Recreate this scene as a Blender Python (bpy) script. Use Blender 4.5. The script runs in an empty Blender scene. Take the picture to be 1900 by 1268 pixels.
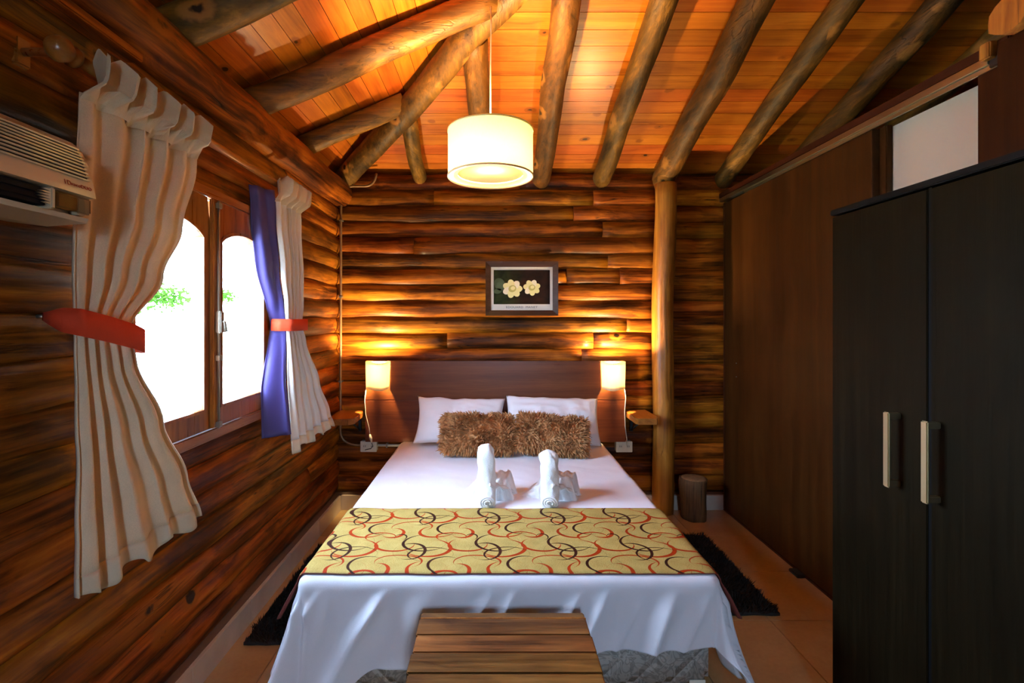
import bpy, bmesh, math, random
from mathutils import Vector, Matrix, noise

R = random.Random(7)
S = bpy.context.scene
C = S.collection

# ------------------------------------------------------------------ camera, sky, exposure
F_PX = 905.0
cam_d = bpy.data.cameras.new('camera')
cam_d.sensor_width = 36.0
cam_d.lens = 36.0 * F_PX / 1900.0
cam_d.shift_x = (950 - 916) / 1900.0
cam_d.shift_y = -(634 - 591) / 1900.0
cam_d.clip_start = 0.02
cam = bpy.data.objects.new('camera', cam_d)
cam.location = (0, 0, 1.42)
cam.rotation_euler = (math.radians(90), 0, 0)
C.objects.link(cam)
S.camera = cam

S.view_settings.view_transform = 'Standard'
S.view_settings.look = 'None'
S.view_settings.gamma = 1.0
S.view_settings.use_curve_mapping = False
S.view_settings.exposure = 0.72

world = bpy.data.worlds.new('sky')
S.world = world
world.use_nodes = True
bg = world.node_tree.nodes['Background']
bg.inputs['Color'].default_value = (0.49, 0.70, 1.0, 1)
bg.inputs['Strength'].default_value = 44.0
S.cycles.max_bounces = 8
S.cycles.diffuse_bounces = 5
S.cycles.transparent_max_bounces = 12
S.cycles.sample_clamp_indirect = 8.0
S.cycles.caustics_reflective = False
S.cycles.caustics_refractive = False

PENDANT_W = 104.0
SCONCE_W = 50.0
WARM = (1.0, 0.66, 0.30)
SCW = (1.0, 0.74, 0.36)

# windows in the left wall (Y range, Z range)
WIN = [(1.43, 2.47, 0.95, 1.91), (-0.25, 0.15, 0.95, 1.91)]
FWIN = (0.10, 0.36, 1.0, 1.9)      # opening in the wall behind the camera (X range, Z range)
for (a, b, c, d) in WIN:                     # sky portals, they give no light of their own
    l = bpy.data.lights.new('sky_portal', 'AREA')
    l.shape = 'RECTANGLE'; l.size = d - c; l.size_y = b - a
    l.cycles.is_portal = True
    o = bpy.data.objects.new('sky_portal', l)
    o.location = (-1.42, (a + b) / 2, (c + d) / 2)
    o.rotation_euler = (0, -math.pi / 2, 0)
    C.objects.link(o)

l = bpy.data.lights.new('sky_portal', 'AREA')
l.shape = 'RECTANGLE'; l.size = FWIN[1] - FWIN[0]; l.size_y = FWIN[3] - FWIN[2]
l.cycles.is_portal = True
o = bpy.data.objects.new('sky_portal', l)
o.location = ((FWIN[0] + FWIN[1]) / 2, -2.05, (FWIN[2] + FWIN[3]) / 2)
o.rotation_euler = (math.pi / 2, 0, 0)
C.objects.link(o)

# ------------------------------------------------------------------ node helpers
class NT:
    def __init__(self, name):
        self.m = bpy.data.materials.new(name)
        self.m.use_nodes = True
        self.t = self.m.node_tree
        self.b = self.t.nodes['Principled BSDF']
        self.out = self.t.nodes['Material Output']
    def n(self, typ, **kw):
        nd = self.t.nodes.new('ShaderNode' + typ)
        ins = kw.pop('ins', {})
        for k, v in kw.items():
            setattr(nd, k, v)
        for k, v in ins.items():
            self.set(nd.inputs[k], v)
        return nd
    def set(self, sock, v):
        if isinstance(v, bpy.types.NodeSocket):
            self.t.links.new(v, sock)
        elif isinstance(v, (tuple, list)) and len(v) == 3 and sock.type == 'RGBA':
            sock.default_value = (*v, 1)
        else:
            sock.default_value = v
    def p(self, **kw):
        for k, v in kw.items():
            self.set(self.b.inputs[k.replace('_', ' ')], v)
        return self
    def math(self, op, a, b=0.0, c=None, clamp=False):
        nd = self.n('Math', operation=op, use_clamp=clamp)
        self.set(nd.inputs[0], a); self.set(nd.inputs[1], b)
        if c is not None: self.set(nd.inputs[2], c)
        return nd.outputs[0]
    def vmath(self, op, a, b=(0, 0, 0)):
        nd = self.n('VectorMath', operation=op)
        self.set(nd.inputs[0], a)
        if op == 'SCALE': self.set(nd.inputs['Scale'], b)
        else: self.set(nd.inputs[1], b)
        return nd.outputs['Value'] if op in ('LENGTH', 'DOT_PRODUCT', 'DISTANCE') else nd.outputs[0]
    def mix(self, f, a, b, blend='MIX'):
        nd = self.n('Mix', data_type='RGBA', blend_type=blend)
        self.set(nd.inputs[0], f); self.set(nd.inputs[6], a); self.set(nd.inputs[7], b)
        return nd.outputs[2]
    def ramp(self, f, stops):
        nd = self.n('ValToRGB')
        cr = nd.color_ramp
        while len(cr.elements) < len(stops): cr.elements.new(0.5)
        for e, (pos, col) in zip(cr.elements, stops):
            e.position = pos
            e.color = (*col, 1) if len(col) == 3 else col
        self.set(nd.inputs[0], f)
        return nd.outputs[0]
    def mapr(self, v, a, b, c, d):
        nd = self.n('MapRange')
        for i, x in enumerate((v, a, b, c, d)): self.set(nd.inputs[i], x)
        return nd.outputs[0]
    def noise(self, vec, scale, detail=4, rough=0.55, dist=0.0):
        nd = self.n('TexNoise', ins={'Vector': vec, 'Scale': scale, 'Detail': detail, 'Roughness': rough, 'Distortion': dist})
        return nd.outputs[0]
    def coords(self, kind='Object', rand=True):
        c = self.n('TexCoord').outputs[kind]
        if rand:
            r = self.n('ObjectInfo').outputs['Random']
            v = self.n('CombineXYZ', ins={0: self.math('MULTIPLY', r, 37.1), 1: self.math('MULTIPLY', r, 91.7), 2: self.math('MULTIPLY', r, 53.3)})
            c = self.vmath('ADD', c, v.outputs[0])
        return c
    def scale(self, v, s):
        return self.vmath('MULTIPLY', v, s)
    def bump(self, h, strength=0.3, dist=0.01):
        nd = self.n('Bump', ins={'Strength': strength, 'Distance': dist, 'Height': h})
        self.t.links.new(nd.outputs[0], self.b.inputs['Normal'])

def wood(name, cols, axis=0, along=0.9, across=9.0, fine=70.0, knots=None, rough=0.4, bump=0.25, var=0.35, coat=0.0, cracks=0.0, spec=0.3):
    """streaky timber; cols = dark .. light, knots = (spacing, density, core, halo)"""
    m = NT(name)
    c = m.coords()
    s = [across] * 3; s[axis] = along
    v = m.scale(c, tuple(s))
    warp = m.noise(m.scale(c, (2.5, 2.5, 2.5)), 1.0, 2)
    v2 = m.vmath('ADD', v, m.n('CombineXYZ', ins={0: warp, 1: warp, 2: warp}).outputs[0])
    n1 = m.noise(v2, 1.0, 6, 0.62, 0.4)
    s2 = [fine] * 3; s2[axis] = fine * 0.03
    n2 = m.noise(m.scale(c, tuple(s2)), 1.0, 3, 0.6)
    n3 = m.noise(m.scale(c, (3.2, 3.2, 3.2)), 1.0, 3, 0.5)
    f = m.math('ADD', m.math('MULTIPLY', n1, 0.72), m.math('MULTIPLY', n2, 0.28))
    f = m.math('ADD', m.math('MULTIPLY', m.math('SUBTRACT', f, 0.5), 2.3), 0.5)
    f = m.math('ADD', f, m.math('MULTIPLY', m.math('SUBTRACT', n3, 0.5), 0.5), clamp=True)
    k = len(cols) - 1
    col = m.ramp(f, [(0.12 + 0.76 * i / k, cc) for i, cc in enumerate(cols)])
    rnd = m.n('ObjectInfo').outputs['Random']
    val = m.mapr(m.math('FRACT', m.math('MULTIPLY', rnd, 17.31)), 0, 1, 1 - var, 1 + var)
    hue = m.mapr(m.math('FRACT', m.math('MULTIPLY', rnd, 71.7)), 0, 1, 0.488, 0.508)
    hs = m.n('HueSaturation', ins={'Hue': hue, 'Value': val, 'Color': col})
    col = hs.outputs[0]
    h = f
    if cracks:
        sc = [22.0] * 3; sc[axis] = 0.8
        cr = m.noise(m.scale(c, tuple(sc)), 1.0, 2, 0.5, 0.3)
        cm = m.mapr(m.math('ABSOLUTE', m.math('SUBTRACT', cr, 0.5)), 0.0, 0.012, cracks, 0.0)
        gate = m.mapr(m.noise(m.scale(c, (1.7, 1.7, 1.7)), 1.0, 1), 0.5, 0.6, 0, 1)
        cm = m.math('MULTIPLY', cm, gate)
        col = m.mix(cm, col, tuple(x * 0.18 for x in cols[0]))
        h = m.math('SUBTRACT', h, cm)
    if knots:
        sp, dens, core, halo, hw = knots
        sk = [1 / sp] * 3; sk[axis] = 0.62 / sp
        vo = m.n('TexVoronoi', feature='F1', ins={'Vector': m.vmath('ADD', m.scale(c, tuple(sk)), m.n('CombineXYZ', ins={0: m.math('MULTIPLY', warp, .35), 1: m.math('MULTIPLY', warp, .35), 2: m.math('MULTIPLY', warp, .35)}).outputs[0]), 'Scale': 1.0, 'Randomness': 0.9})
        d = m.math('ADD', vo.outputs['Distance'], m.math('MULTIPLY', m.math('SUBTRACT', m.noise(m.scale(c, (16, 16, 16)), 1.0, 3), .5), hw * 1.1))
        pick = m.math('LESS_THAN', m.n('SeparateColor', ins={0: vo.outputs['Color']}).outputs[0], dens)
        hm = m.math('MULTIPLY', m.mapr(d, hw * 0.7, hw, .85, 0), pick)
        km = m.math('MULTIPLY', m.mapr(d, hw * 0.26, hw * 0.42, 1, 0), pick)
        col = m.mix(hm, col, halo)
        col = m.mix(km, col, core)
    m.p(Base_Color=col, Roughness=m.mapr(n2, 0.2, 0.8, rough - 0.08, rough + 0.12), Specular_IOR_Level=spec)
    if coat: m.p(Coat_Weight=coat, Coat_Roughness=0.25)
    m.bump(h, bump, 0.008)
    return m.m

def plain(name, col, rough=0.5, metal=0.0, **kw):
    m = NT(name).p(Base_Color=(*col, 1), Roughness=rough, Metallic=metal)
    if kw: m.p(**kw)
    return m.m

def fabric(name, col, rough=0.9, weave=900.0, var=0.12, bump=0.15, sheen=0.0, wr=0.0, trans=0.0):
    m = NT(name)
    c = m.coords(rand=False)
    n = m.noise(m.scale(c, (1, 1, 1)), weave, 2)
    n2 = m.noise(c, 9.0, 3)
    f = m.math('ADD', m.math('MULTIPLY', n, .6), m.math('MULTIPLY', n2, .4))
    col2 = m.mix(m.mapr(f, .3, .7, 0, 1), tuple(x * (1 - var) for x in col), tuple(min(1, x * (1 + var)) for x in col))
    m.p(Base_Color=col2, Roughness=rough)
    if sheen: m.p(Sheen_Weight=sheen)
    h = n
    if wr:
        w = m.noise(m.scale(c, (5, 5, 5)), 1.0, 3, .5, .8)
        h = m.math('ADD', m.math('MULTIPLY', n, .06), m.math('MULTIPLY', w, wr))
        m.bump(h, 0.6, 0.02)
    else:
        m.bump(h, bump, 0.002)
    if trans:
        tb = m.n('BsdfTranslucent', ins={'Color': col2})
        mx = m.n('MixShader', ins={0: trans, 1: m.b.outputs[0], 2: tb.outputs[0]})
        m.t.links.new(mx.outputs[0], m.out.inputs[0])
    return m.m

def shade_mat(name, col, tr, weave=500.0):
    m = NT(name)
    c = m.coords(rand=False)
    n = m.noise(m.scale(c, (1, 1, .25)), weave, 2)
    cc = m.mix(m.mapr(n, .3, .7, 0, 1), tuple(x * .9 for x in col), col)
    d = m.n('BsdfDiffuse', ins={'Color': cc})
    t = m.n('BsdfTranslucent', ins={'Color': cc})
    mx = m.n('MixShader', ins={0: tr, 1: d.outputs[0], 2: t.outputs[0]})
    m.t.links.new(mx.outputs[0], m.out.inputs[0])
    return m.m

# ------------------------------------------------------------------ materials
M = {}
LOGC = [(0.018, 0.0046, 0.0006), (0.105, 0.027, 0.0021), (0.31, 0.088, 0.0055), (0.52, 0.180, 0.012)]
KN = (0.22, 0.55, (0.018, 0.007, 0.003), (0.30, 0.085, 0.007), 0.20)
M['log_x'] = wood('varnished_log_x', LOGC, 0, 1.3, 13, 60, KN, 0.42, 0.35, 0.32, 0.0, 0.9, spec=0.15)
M['log_y'] = wood('varnished_log_y', LOGC, 1, 1.3, 13, 60, KN, 0.42, 0.35, 0.32, 0.0, 0.9, spec=0.15)
RAFC = [(0.020, 0.009, 0.002), (0.085, 0.038, 0.006), (0.17, 0.075, 0.011), (0.34, 0.145, 0.020)]
KR = (0.17, 0.75, (0.03, 0.012, 0.004), (0.46, 0.19, 0.035), 0.27)
M['raf_y'] = wood('rafter_log_y', RAFC, 1, 1.6, 12, 60, KR, 0.5, 0.4, 0.25, 0.0, 0.6)
M['raf_x'] = wood('rafter_log_x', [tuple(x * 1.35 for x in q) for q in RAFC], 0, 1.6, 12, 60, KR, 0.5, 0.4, 0.25, 0.0, 0.6)
M['post'] = wood('post_log', [(0.16, 0.045, 0.005), (0.34, 0.105, 0.012), (0.50, 0.17, 0.020), (0.62, 0.24, 0.035)], 2, 1.0, 12, 60, KN, 0.4, 0.3, 0.1, 0.2, 0.5)
PINE = [(0.30, 0.066, 0.004), (0.47, 0.115, 0.007), (0.57, 0.15, 0.010), (0.66, 0.20, 0.018)]
KP = (0.13, 0.45, (0.05, 0.014, 0.003), (0.30, 0.070, 0.006), 0.20)
M['pine_x'] = wood('pine_board_x', PINE, 0, 0.8, 16, 110, KP, 0.36, 0.12, 0.12, 0.2)
M['pine_y'] = wood('pine_board_y', PINE, 1, 0.8, 16, 110, KP, 0.36, 0.12, 0.12, 0.2)
M['window_wood'] = wood('window_wood', [(0.13, 0.035, 0.005), (0.24, 0.07, 0.010), (0.33, 0.105, 0.016), (0.42, 0.15, 0.025)], 2, 1.2, 16, 90, None, 0.3, 0.1, 0.1, 0.4)
M['window_wood_y'] = wood('window_wood_y', [(0.13, 0.035, 0.005), (0.24, 0.07, 0.010), (0.33, 0.105, 0.016), (0.42, 0.15, 0.025)], 1, 1.2, 16, 90, None, 0.3, 0.1, 0.1, 0.4)
M['bench'] = wood('bench_wood', [(0.030, 0.011, 0.003), (0.11, 0.042, 0.009), (0.21, 0.085, 0.018), (0.31, 0.14, 0.034)], 0, 1.6, 14, 90, (0.26, 0.5, (0.02, 0.009, 0.004), (0.10, 0.036, 0.009), 0.17), 0.38, 0.2, 0.15, 0.2)
M['headboard'] = wood('headboard_veneer', [(0.085, 0.018, 0.005), (0.13, 0.030, 0.008), (0.175, 0.045, 0.011)], 0, 0.7, 14, 120, None, 0.33, 0.05, 0.03, 0.2)
M['partition'] = wood('partition_melamine', [(0.026, 0.0075, 0.0011), (0.042, 0.0130, 0.0019), (0.062, 0.0205, 0.0032)], 2, 0.25, 9, 70, None, 0.48, 0.03, 0.03, 0.0, spec=0.09)
M['partition_dark'] = wood('partition_trim', [(0.032, 0.008, 0.002), (0.052, 0.014, 0.003), (0.075, 0.023, 0.005)], 1, 0.3, 9, 70, None, 0.45, 0.03, 0.03, spec=.2)
M['wardrobe'] = wood('wardrobe_wenge', [(0.0034, 0.0021, 0.0007), (0.0060, 0.0038, 0.0013), (0.0098, 0.0062, 0.0021)], 2, 0.8, 40, 160, None, 0.48, 0.08, 0.03, spec=0.06)
M['wardrobe'].node_tree.nodes['Principled BSDF'].inputs['Specular Tint'].default_value = (1.0, .82, .55, 1)
M['shelf'] = wood('shelf_wood', [(0.20, 0.055, 0.010), (0.32, 0.095, 0.016), (0.42, 0.14, 0.025)], 1, 1.0, 14, 90, None, 0.33, 0.1, 0.05, 0.3)
M['frame_wood'] = wood('frame_wood', [(0.030, 0.012, 0.006), (0.055, 0.022, 0.010), (0.08, 0.034, 0.016)], 0, 1.5, 30, 120, None, 0.35, 0.15, 0.1, 0.3)
M['stump'] = wood('stump_bark', [(0.05, 0.022, 0.008), (0.12, 0.055, 0.02), (0.22, 0.11, 0.04)], 2, 1.5, 12, 60, None, 0.7, 0.6, 0.1, 0.0, 0.9)
M['stump_top'] = wood('stump_end_grain', [(0.16, 0.08, 0.03), (0.24, 0.13, 0.05), (0.30, 0.17, 0.07)], 2, 20, 20, 60, None, 0.7, 0.2, 0.1)
M['rod_wood'] = wood('rod_wood', [(0.20, 0.06, 0.01), (0.32, 0.10, 0.018), (0.42, 0.15, 0.03)], 1, 1.0, 20, 90, None, 0.3, 0.1, 0.05, 0.4)
M['white_wall'] = plain('white_panel', (0.62, 0.54, 0.42), 0.6)
M['alu'] = plain('aluminium_track', (0.42, 0.43, 0.36), 0.3, 1.0)
M['brass'] = plain('brushed_brass', (0.62, 0.50, 0.28), 0.32, 1.0)
M['iron'] = plain('old_iron', (0.30, 0.27, 0.21), 0.45, 0.8)
M['black'] = plain('black_metal', (0.012, 0.012, 0.012), 0.45)
M['blackgap'] = plain('black_lacquer', (0.003, 0.003, 0.003), 0.5, 0.0, Specular_IOR_Level=.08)
M['plastic'] = plain('ivory_plastic', (0.72, 0.66, 0.54), 0.35)
M['ac'] = plain('aircon_plastic', (0.52, 0.41, 0.27), 0.32, Coat_Weight=0.3)
M['ac_dark'] = plain('aircon_dark', (0.004, 0.004, 0.007), 0.6, 0.0, Specular_IOR_Level=.1)
M['logo_red'] = plain('logo_red', (0.42, 0.07, 0.03), 0.5)
M['ink'] = plain('printed_ink', (0.10, 0.09, 0.07), 0.7)
M['paper'] = plain('print_paper', (0.80, 0.76, 0.62), 0.6)
M['pipe'] = plain('conduit_metal', (0.30, 0.16, 0.07), 0.42, 0.5)
M['petal'] = plain('petal_print', (0.78, 0.70, 0.30), 0.6)
M['petal2'] = plain('petal_shade_print', (0.46, 0.40, 0.10), 0.6)
M['petal3'] = plain('petal_pale_print', (0.85, 0.76, 0.55), 0.6)
M['leafprint'] = plain('leaf_print', (0.05, 0.075, 0.02), 0.6)
M['cable'] = plain('cable_white', (0.7, 0.62, 0.5), 0.45)
M['cord'] = plain('cord_black', (0.02, 0.02, 0.02), 0.45)
M['sheet'] = fabric('white_cotton', (0.80, 0.79, 0.83), 0.85, 700, 0.02, 0.1, 0.1, 0.5)
M['towel'] = fabric('white_terry', (0.82, 0.80, 0.78), 0.95, 260, 0.05, 1.0, 0.2)
M['pillow'] = fabric('pillow_cotton', (0.82, 0.80, 0.80), 0.85, 700, 0.02, 0.1, 0.1, 0.6)
M['curtain'] = fabric('beige_curtain', (0.76, 0.58, 0.37), 0.9, 420, 0.12, 0.25, 0.1, 0.0, 0.06)
M['curtain2'] = fabric('cream_curtain', (0.78, 0.72, 0.63), 0.9, 420, 0.06, 0.25, 0.1, 0.0, 0.12)
M['hem'] = fabric('cream_header_tape', (0.68, 0.55, 0.37), 0.9, 420, 0.06, 0.25, 0.1, 0.0, 0.06)
M['lining'] = fabric('violet_lining', (0.050, 0.034, 0.16), 0.6, 420, 0.05, 0.1)
M['orange'] = fabric('orange_felt', (0.62, 0.045, 0.006), 0.85, 420, 0.06, 0.15)
M['fur'] = fabric('brown_fur', (0.52, 0.245, 0.088), 0.75, 75, 0.6, 0.1)
M['rug'] = fabric('black_shag', (0.012, 0.010, 0.008), 0.8, 60, 0.4, 0.1)
M['shade'] = shade_mat('linen_shade', (0.80, 0.74, 0.42), 0.048, 420)
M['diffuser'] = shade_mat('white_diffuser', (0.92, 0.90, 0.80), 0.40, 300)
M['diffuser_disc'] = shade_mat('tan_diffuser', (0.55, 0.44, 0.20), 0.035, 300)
M['sconce'] = shade_mat('paper_shade', (0.94, 0.90, 0.70), 0.58, 60)
M['leaf'] = shade_mat('green_leaf', (0.028, 0.072, 0.008), 0.4, 20)
M['stem'] = plain('garden_stem', (0.4, 0.34, 0.25), 0.8)
m = NT('bulb'); e = m.n('Emission', ins={0: (1, .75, .42), 1: 40.0}); m.t.links.new(e.outputs[0], m.out.inputs[0]); M['bulb'] = m.m
m = NT('garden_ground'); m.p(Base_Color=m.ramp(m.noise(m.coords(rand=False), 2.0), [(.3, (.62, .60, .5)), (.7, (.75, .74, .66))]), Roughness=.95); M['ground'] = m.m
m = NT('glass'); tr = m.n('BsdfTransparent'); gl = m.n('BsdfGlossy', ins={'Roughness': 0.02}); 
mx = m.n('MixShader', ins={0: 0.05, 1: tr.outputs[0], 2: gl.outputs[0]}); m.t.links.new(mx.outputs[0], m.out.inputs[0]); M['glass'] = m.m
m = NT('display_cover'); tr = m.n('BsdfTransparent', ins={0: (.75, .8, .82)}); gl = m.n('BsdfGlossy', ins={'Roughness': 0.06})
mx = m.n('MixShader', ins={0: .14, 1: tr.outputs[0], 2: gl.outputs[0]}); m.t.links.new(mx.outputs[0], m.out.inputs[0]); M['cover'] = m.m
# beige floor tile
m = NT('ceramic_tile'); c = m.coords(); n = m.noise(c, 5.0, 5); n2 = m.noise(c, 60.0, 2)
m.p(Base_Color=m.ramp(m.math('ADD', m.math('MULTIPLY', n, .7), m.math('MULTIPLY', n2, .3)), [(.3, (.38, .24, .10)), (.7, (.52, .35, .165))]), Roughness=.28, Coat_Weight=.2); M['tile'] = m.m
m = NT('skirting_tile'); c = m.coords(); n = m.noise(c, 6.0, 4)
m.p(Base_Color=m.ramp(n, [(.3, (.52, .44, .35)), (.7, (.66, .58, .47))]), Roughness=.3); M['skirt'] = m.m
M['grout'] = plain('grout', (0.16, 0.10, 0.06), 0.9)
# damask ticking
m = NT('damask_ticking'); c = m.coords(rand=False)
w = m.n('TexNoise', ins={'Vector': c, 'Scale': 11.0, 'Detail': 2.0, 'Distortion': 2.2}).outputs[0]
band = m.math('ABSOLUTE', m.math('SUBTRACT', m.math('FRACT', m.math('MULTIPLY', w, 7.0)), .5))
sx = m.n('SeparateXYZ', ins={0: c})
q1 = m.math('ABSOLUTE', m.math('SUBTRACT', m.math('FRACT', m.math('MULTIPLY', m.math('ADD', sx.outputs[0], m.math('MULTIPLY', sx.outputs[2], 1.0)), 8.0)), .5))
q2 = m.math('ABSOLUTE', m.math('SUBTRACT', m.math('FRACT', m.math('MULTIPLY', m.math('SUBTRACT', sx.outputs[0], m.math('MULTIPLY', sx.outputs[2], 1.0)), 8.0)), .5))
q = m.math('MINIMUM', q1, q2)
m.p(Base_Color=m.ramp(band, [(.12, (.33, .30, .26)), (.3, (.52, .48, .42))]), Roughness=.7)
m.bump(m.mapr(q, 0, .2, 0, 1), .5, .008); M['damask'] = m.m
# runner: gold weave with red and brown crescent swirls
m = NT('runner_swirls'); uv = m.n('TexCoord').outputs['UV']
nw = m.noise(m.scale(uv, (1, 3, 1)), 260.0, 2)
gold = m.ramp(m.math('ADD', m.math('MULTIPLY', nw, .75), m.math('MULTIPLY', m.noise(uv, 14., 3), .25)), [(.3, (.24, .155, .038)), (.5, (.41, .29, .078)), (.72, (.58, .44, .15))])
TX, TY = 0.285, 0.30
def crescents(lst):
    tot = None
    for (cx, cy, r, asp, th, w0) in lst:
        pv = m.vmath('ADD', m.vmath('MULTIPLY', m.vmath('SUBTRACT', uv, (cx, cy, 0)), (1 / TX, 1 / TY, 0)), (100.5, 100.5, 0))
        fr_ = m.vmath('FRACTION', pv)
        pv = m.vmath('MULTIPLY', m.vmath('SUBTRACT', fr_, (.5, .5, 0)), (TX, TY * asp, 0))
        L = m.vmath('LENGTH', pv)
        d = m.math('ABSOLUTE', m.math('SUBTRACT', L, r))
        dt = m.math('DIVIDE', m.vmath('DOT_PRODUCT', pv, (math.cos(th), math.sin(th), 0)), m.math('MAXIMUM', L, .001))
        wd = m.math('MULTIPLY', m.mapr(dt, -.55, 1, 0, 1), w0)
        mk = m.mapr(m.math('SUBTRACT', d, wd), -.0006, .0008, 1, 0)
        tot = mk if tot is None else m.math('MAXIMUM', tot, mk)
    return tot
red = crescents([(.05, .10, .075, 1.35, -1.9, .0075), (.185, .070, .085, 1.25, -.7, .0085), (.20, .215, .070, 1.3, -2.3, .0075),
                 (.09, .262, .085, 1.7, 1.3, .0062), (.265, .165, .060, 1.5, 2.0, .0068), (.02, .205, .045, 1.0, -.4, .0075)])
brn = crescents([(.165, .118, .085, 1.2, -2.6, .0062), (.115, .045, .060, .9, .2, .0060), (.262, .245, .062, 1.1, 3.0, .0052), (.06, .165, .024, .9, .9, .0034), (.20, .02, .085, 1.5, 2.4, .0044)])
col = m.mix(red, gold, (.34, .030, .002)); col = m.mix(brn, col, (.035, .008, .003))
m.p(Base_Color=col, Roughness=.7, Specular_IOR_Level=.12); m.bump(nw, .3, .002); M['runner'] = m.m
M['runner_back'] = plain('runner_reverse', (0.16, 0.03, 0.02), 0.8)
# still-life print ground
m = NT('print_ground'); c = m.coords('Generated', False)
m.p(Base_Color=m.mix(m.mapr(m.n('SeparateXYZ', ins={0: c}).outputs[0], .1, .55, 0, 1), m.ramp(m.noise(c, 5., 3), [(.35, (.008, .011, .003)), (.65, (.035, .045, .010))]), m.ramp(m.noise(c, 4., 3), [(.35, (.006, .0035, .002)), (.7, (.028, .009, .004))])), Roughness=.6, Specular_IOR_Level=.1); M['print'] = m.m

# ------------------------------------------------------------------ mesh helpers
def link(name, me, mat=None, parent=None, smooth=False):
    o = bpy.data.objects.new(name, me)
    C.objects.link(o)
    if mat is not None and not me.materials:
        me.materials.append(M[mat] if isinstance(mat, str) else mat)
    if smooth:
        for p in me.polygons: p.use_smooth = True
    if parent is not None: o.parent = parent
    return o

def pyd(name, vs, fs, mat, parent=None, smooth=False):
    me = bpy.data.meshes.new(name)
    me.from_pydata([tuple(v) for v in vs], [], fs)
    me.update()
    return link(name, me, mat, parent, smooth)

def bmo(name, bm, mat, parent=None, smooth=False):
    me = bpy.data.meshes.new(name)
    bmesh.ops.recalc_face_normals(bm, faces=bm.faces)
    bm.to_mesh(me); bm.free()
    return link(name, me, mat, parent, smooth)

def addbox(bm, x0, x1, y0, y1, z0, z1, bev=0.0):
    g = bmesh.ops.create_cube(bm, size=1.0)
    bmesh.ops.scale(bm, vec=(x1 - x0, y1 - y0, z1 - z0), verts=g['verts'])
    bmesh.ops.translate(bm, vec=((x0 + x1) / 2, (y0 + y1) / 2, (z0 + z1) / 2), verts=g['verts'])
    if bev:
        es = list({e for v in g['verts'] for e in v.link_edges})
        bmesh.ops.bevel(bm, geom=es, offset=bev, segments=2, affect='EDGES', clamp_overlap=True)

def box(name, b, mat, parent=None, bev=0.003):
    bm = bmesh.new(); addbox(bm, *b, bev)
    return bmo(name, bm, mat, parent)

def tube(name, pts, rad, mat, parent=None, around=10, caps=True, smooth=True, flat=None):
    """tube along pts; rad float or per-point list; flat = (sx, sy) cross-section scale"""
    pts = [Vector(p) for p in pts]
    n = len(pts)
    rs = rad if isinstance(rad, (list, tuple)) else [rad] * n
    vs, fs = [], []
    up = None
    for i, p in enumerate(pts):
        t = (pts[min(i + 1, n - 1)] - pts[max(i - 1, 0)]).normalized()
        if up is None:
            up = Vector((0, 0, 1)) if abs(t.z) < .9 else Vector((0, 1, 0))
        a = t.cross(up).normalized()
        up = a.cross(t).normalized()
        for k in range(around):
            th = 2 * math.pi * k / around
            sx, sy = flat if flat else (1, 1)
            vs.append(p + (a * math.cos(th) * sx + up * math.sin(th) * sy) * rs[i])
    for i in range(n - 1):
        for k in range(around):
            k2 = (k + 1) % around
            fs.append((i * around + k, i * around + k2, (i + 1) * around + k2, (i + 1) * around + k))
    if caps:
        fs.append(tuple(range(around))[::-1]); fs.append(tuple((n - 1) * around + k for k in range(around)))
    return pyd(name, vs, fs, mat, parent, smooth)

def timber(name, p0, p1, r, mat, parent, seed=0, n=None, around=14, wob=0.006, lump=0.06, taper=0.0, cap=True, fl=1.0):
    """an uneven peeled log from p0 to p1"""
    p0, p1 = Vector(p0), Vector(p1)
    L = (p1 - p0).length
    n = n or max(6, int(L / 0.09))
    t = (p1 - p0).normalized()
    up = Vector((0, 0, 1)) if abs(t.z) < .9 else Vector((0, 1, 0))
    a = t.cross(up).normalized(); b = a.cross(t).normalized()
    vs, fs = [], []
    for i in range(n + 1):
        s = i / n
        o = Vector((seed * 7.13, s * L * 2.2, seed * 3.7))
        c = p0 + (p1 - p0) * s + a * (noise.noise(o) * wob * 2) + b * (noise.noise(o + Vector((50, 0, 0))) * wob * 2)
        for k in range(around):
            th = 2 * math.pi * k / around
            q = Vector((math.cos(th) * 1.3 + seed * 5.1, math.sin(th) * 1.3 + seed, s * L * 3.5))
            rr = r * (1 - taper * s) * (1 + lump * noise.noise(q) + lump * .5 * noise.noise(q * 2.7))
            vs.append(c + (a * math.cos(th) * fl + b * math.sin(th)) * rr)
    for i in range(n):
        for k in range(around):
            k2 = (k + 1) % around
            fs.append((i * around + k, i * around + k2, (i + 1) * around + k2, (i + 1) * around + k))
    if cap:
        fs.append(tuple(range(around))[::-1]); fs.append(tuple(n * around + k for k in range(around)))
    o = pyd(name, vs, fs, mat, parent, True)
    if cap:
        o.data.polygons[-1].use_smooth = False; o.data.polygons[-2].use_smooth = False
    return o

def prism(name, poly, off, mat, parent):
    """closed slab: polygon pushed along vector off"""
    n = len(poly); off = Vector(off)
    vs = [Vector(p) for p in poly] + [Vector(p) + off for p in poly]
    fs = [tuple(range(n)), tuple(range(2 * n - 1, n - 1, -1))] + [(i, i + n, (i + 1) % n + n, (i + 1) % n) for i in range(n)]
    o = pyd(name, vs, fs, mat, parent)
    return o

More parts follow.
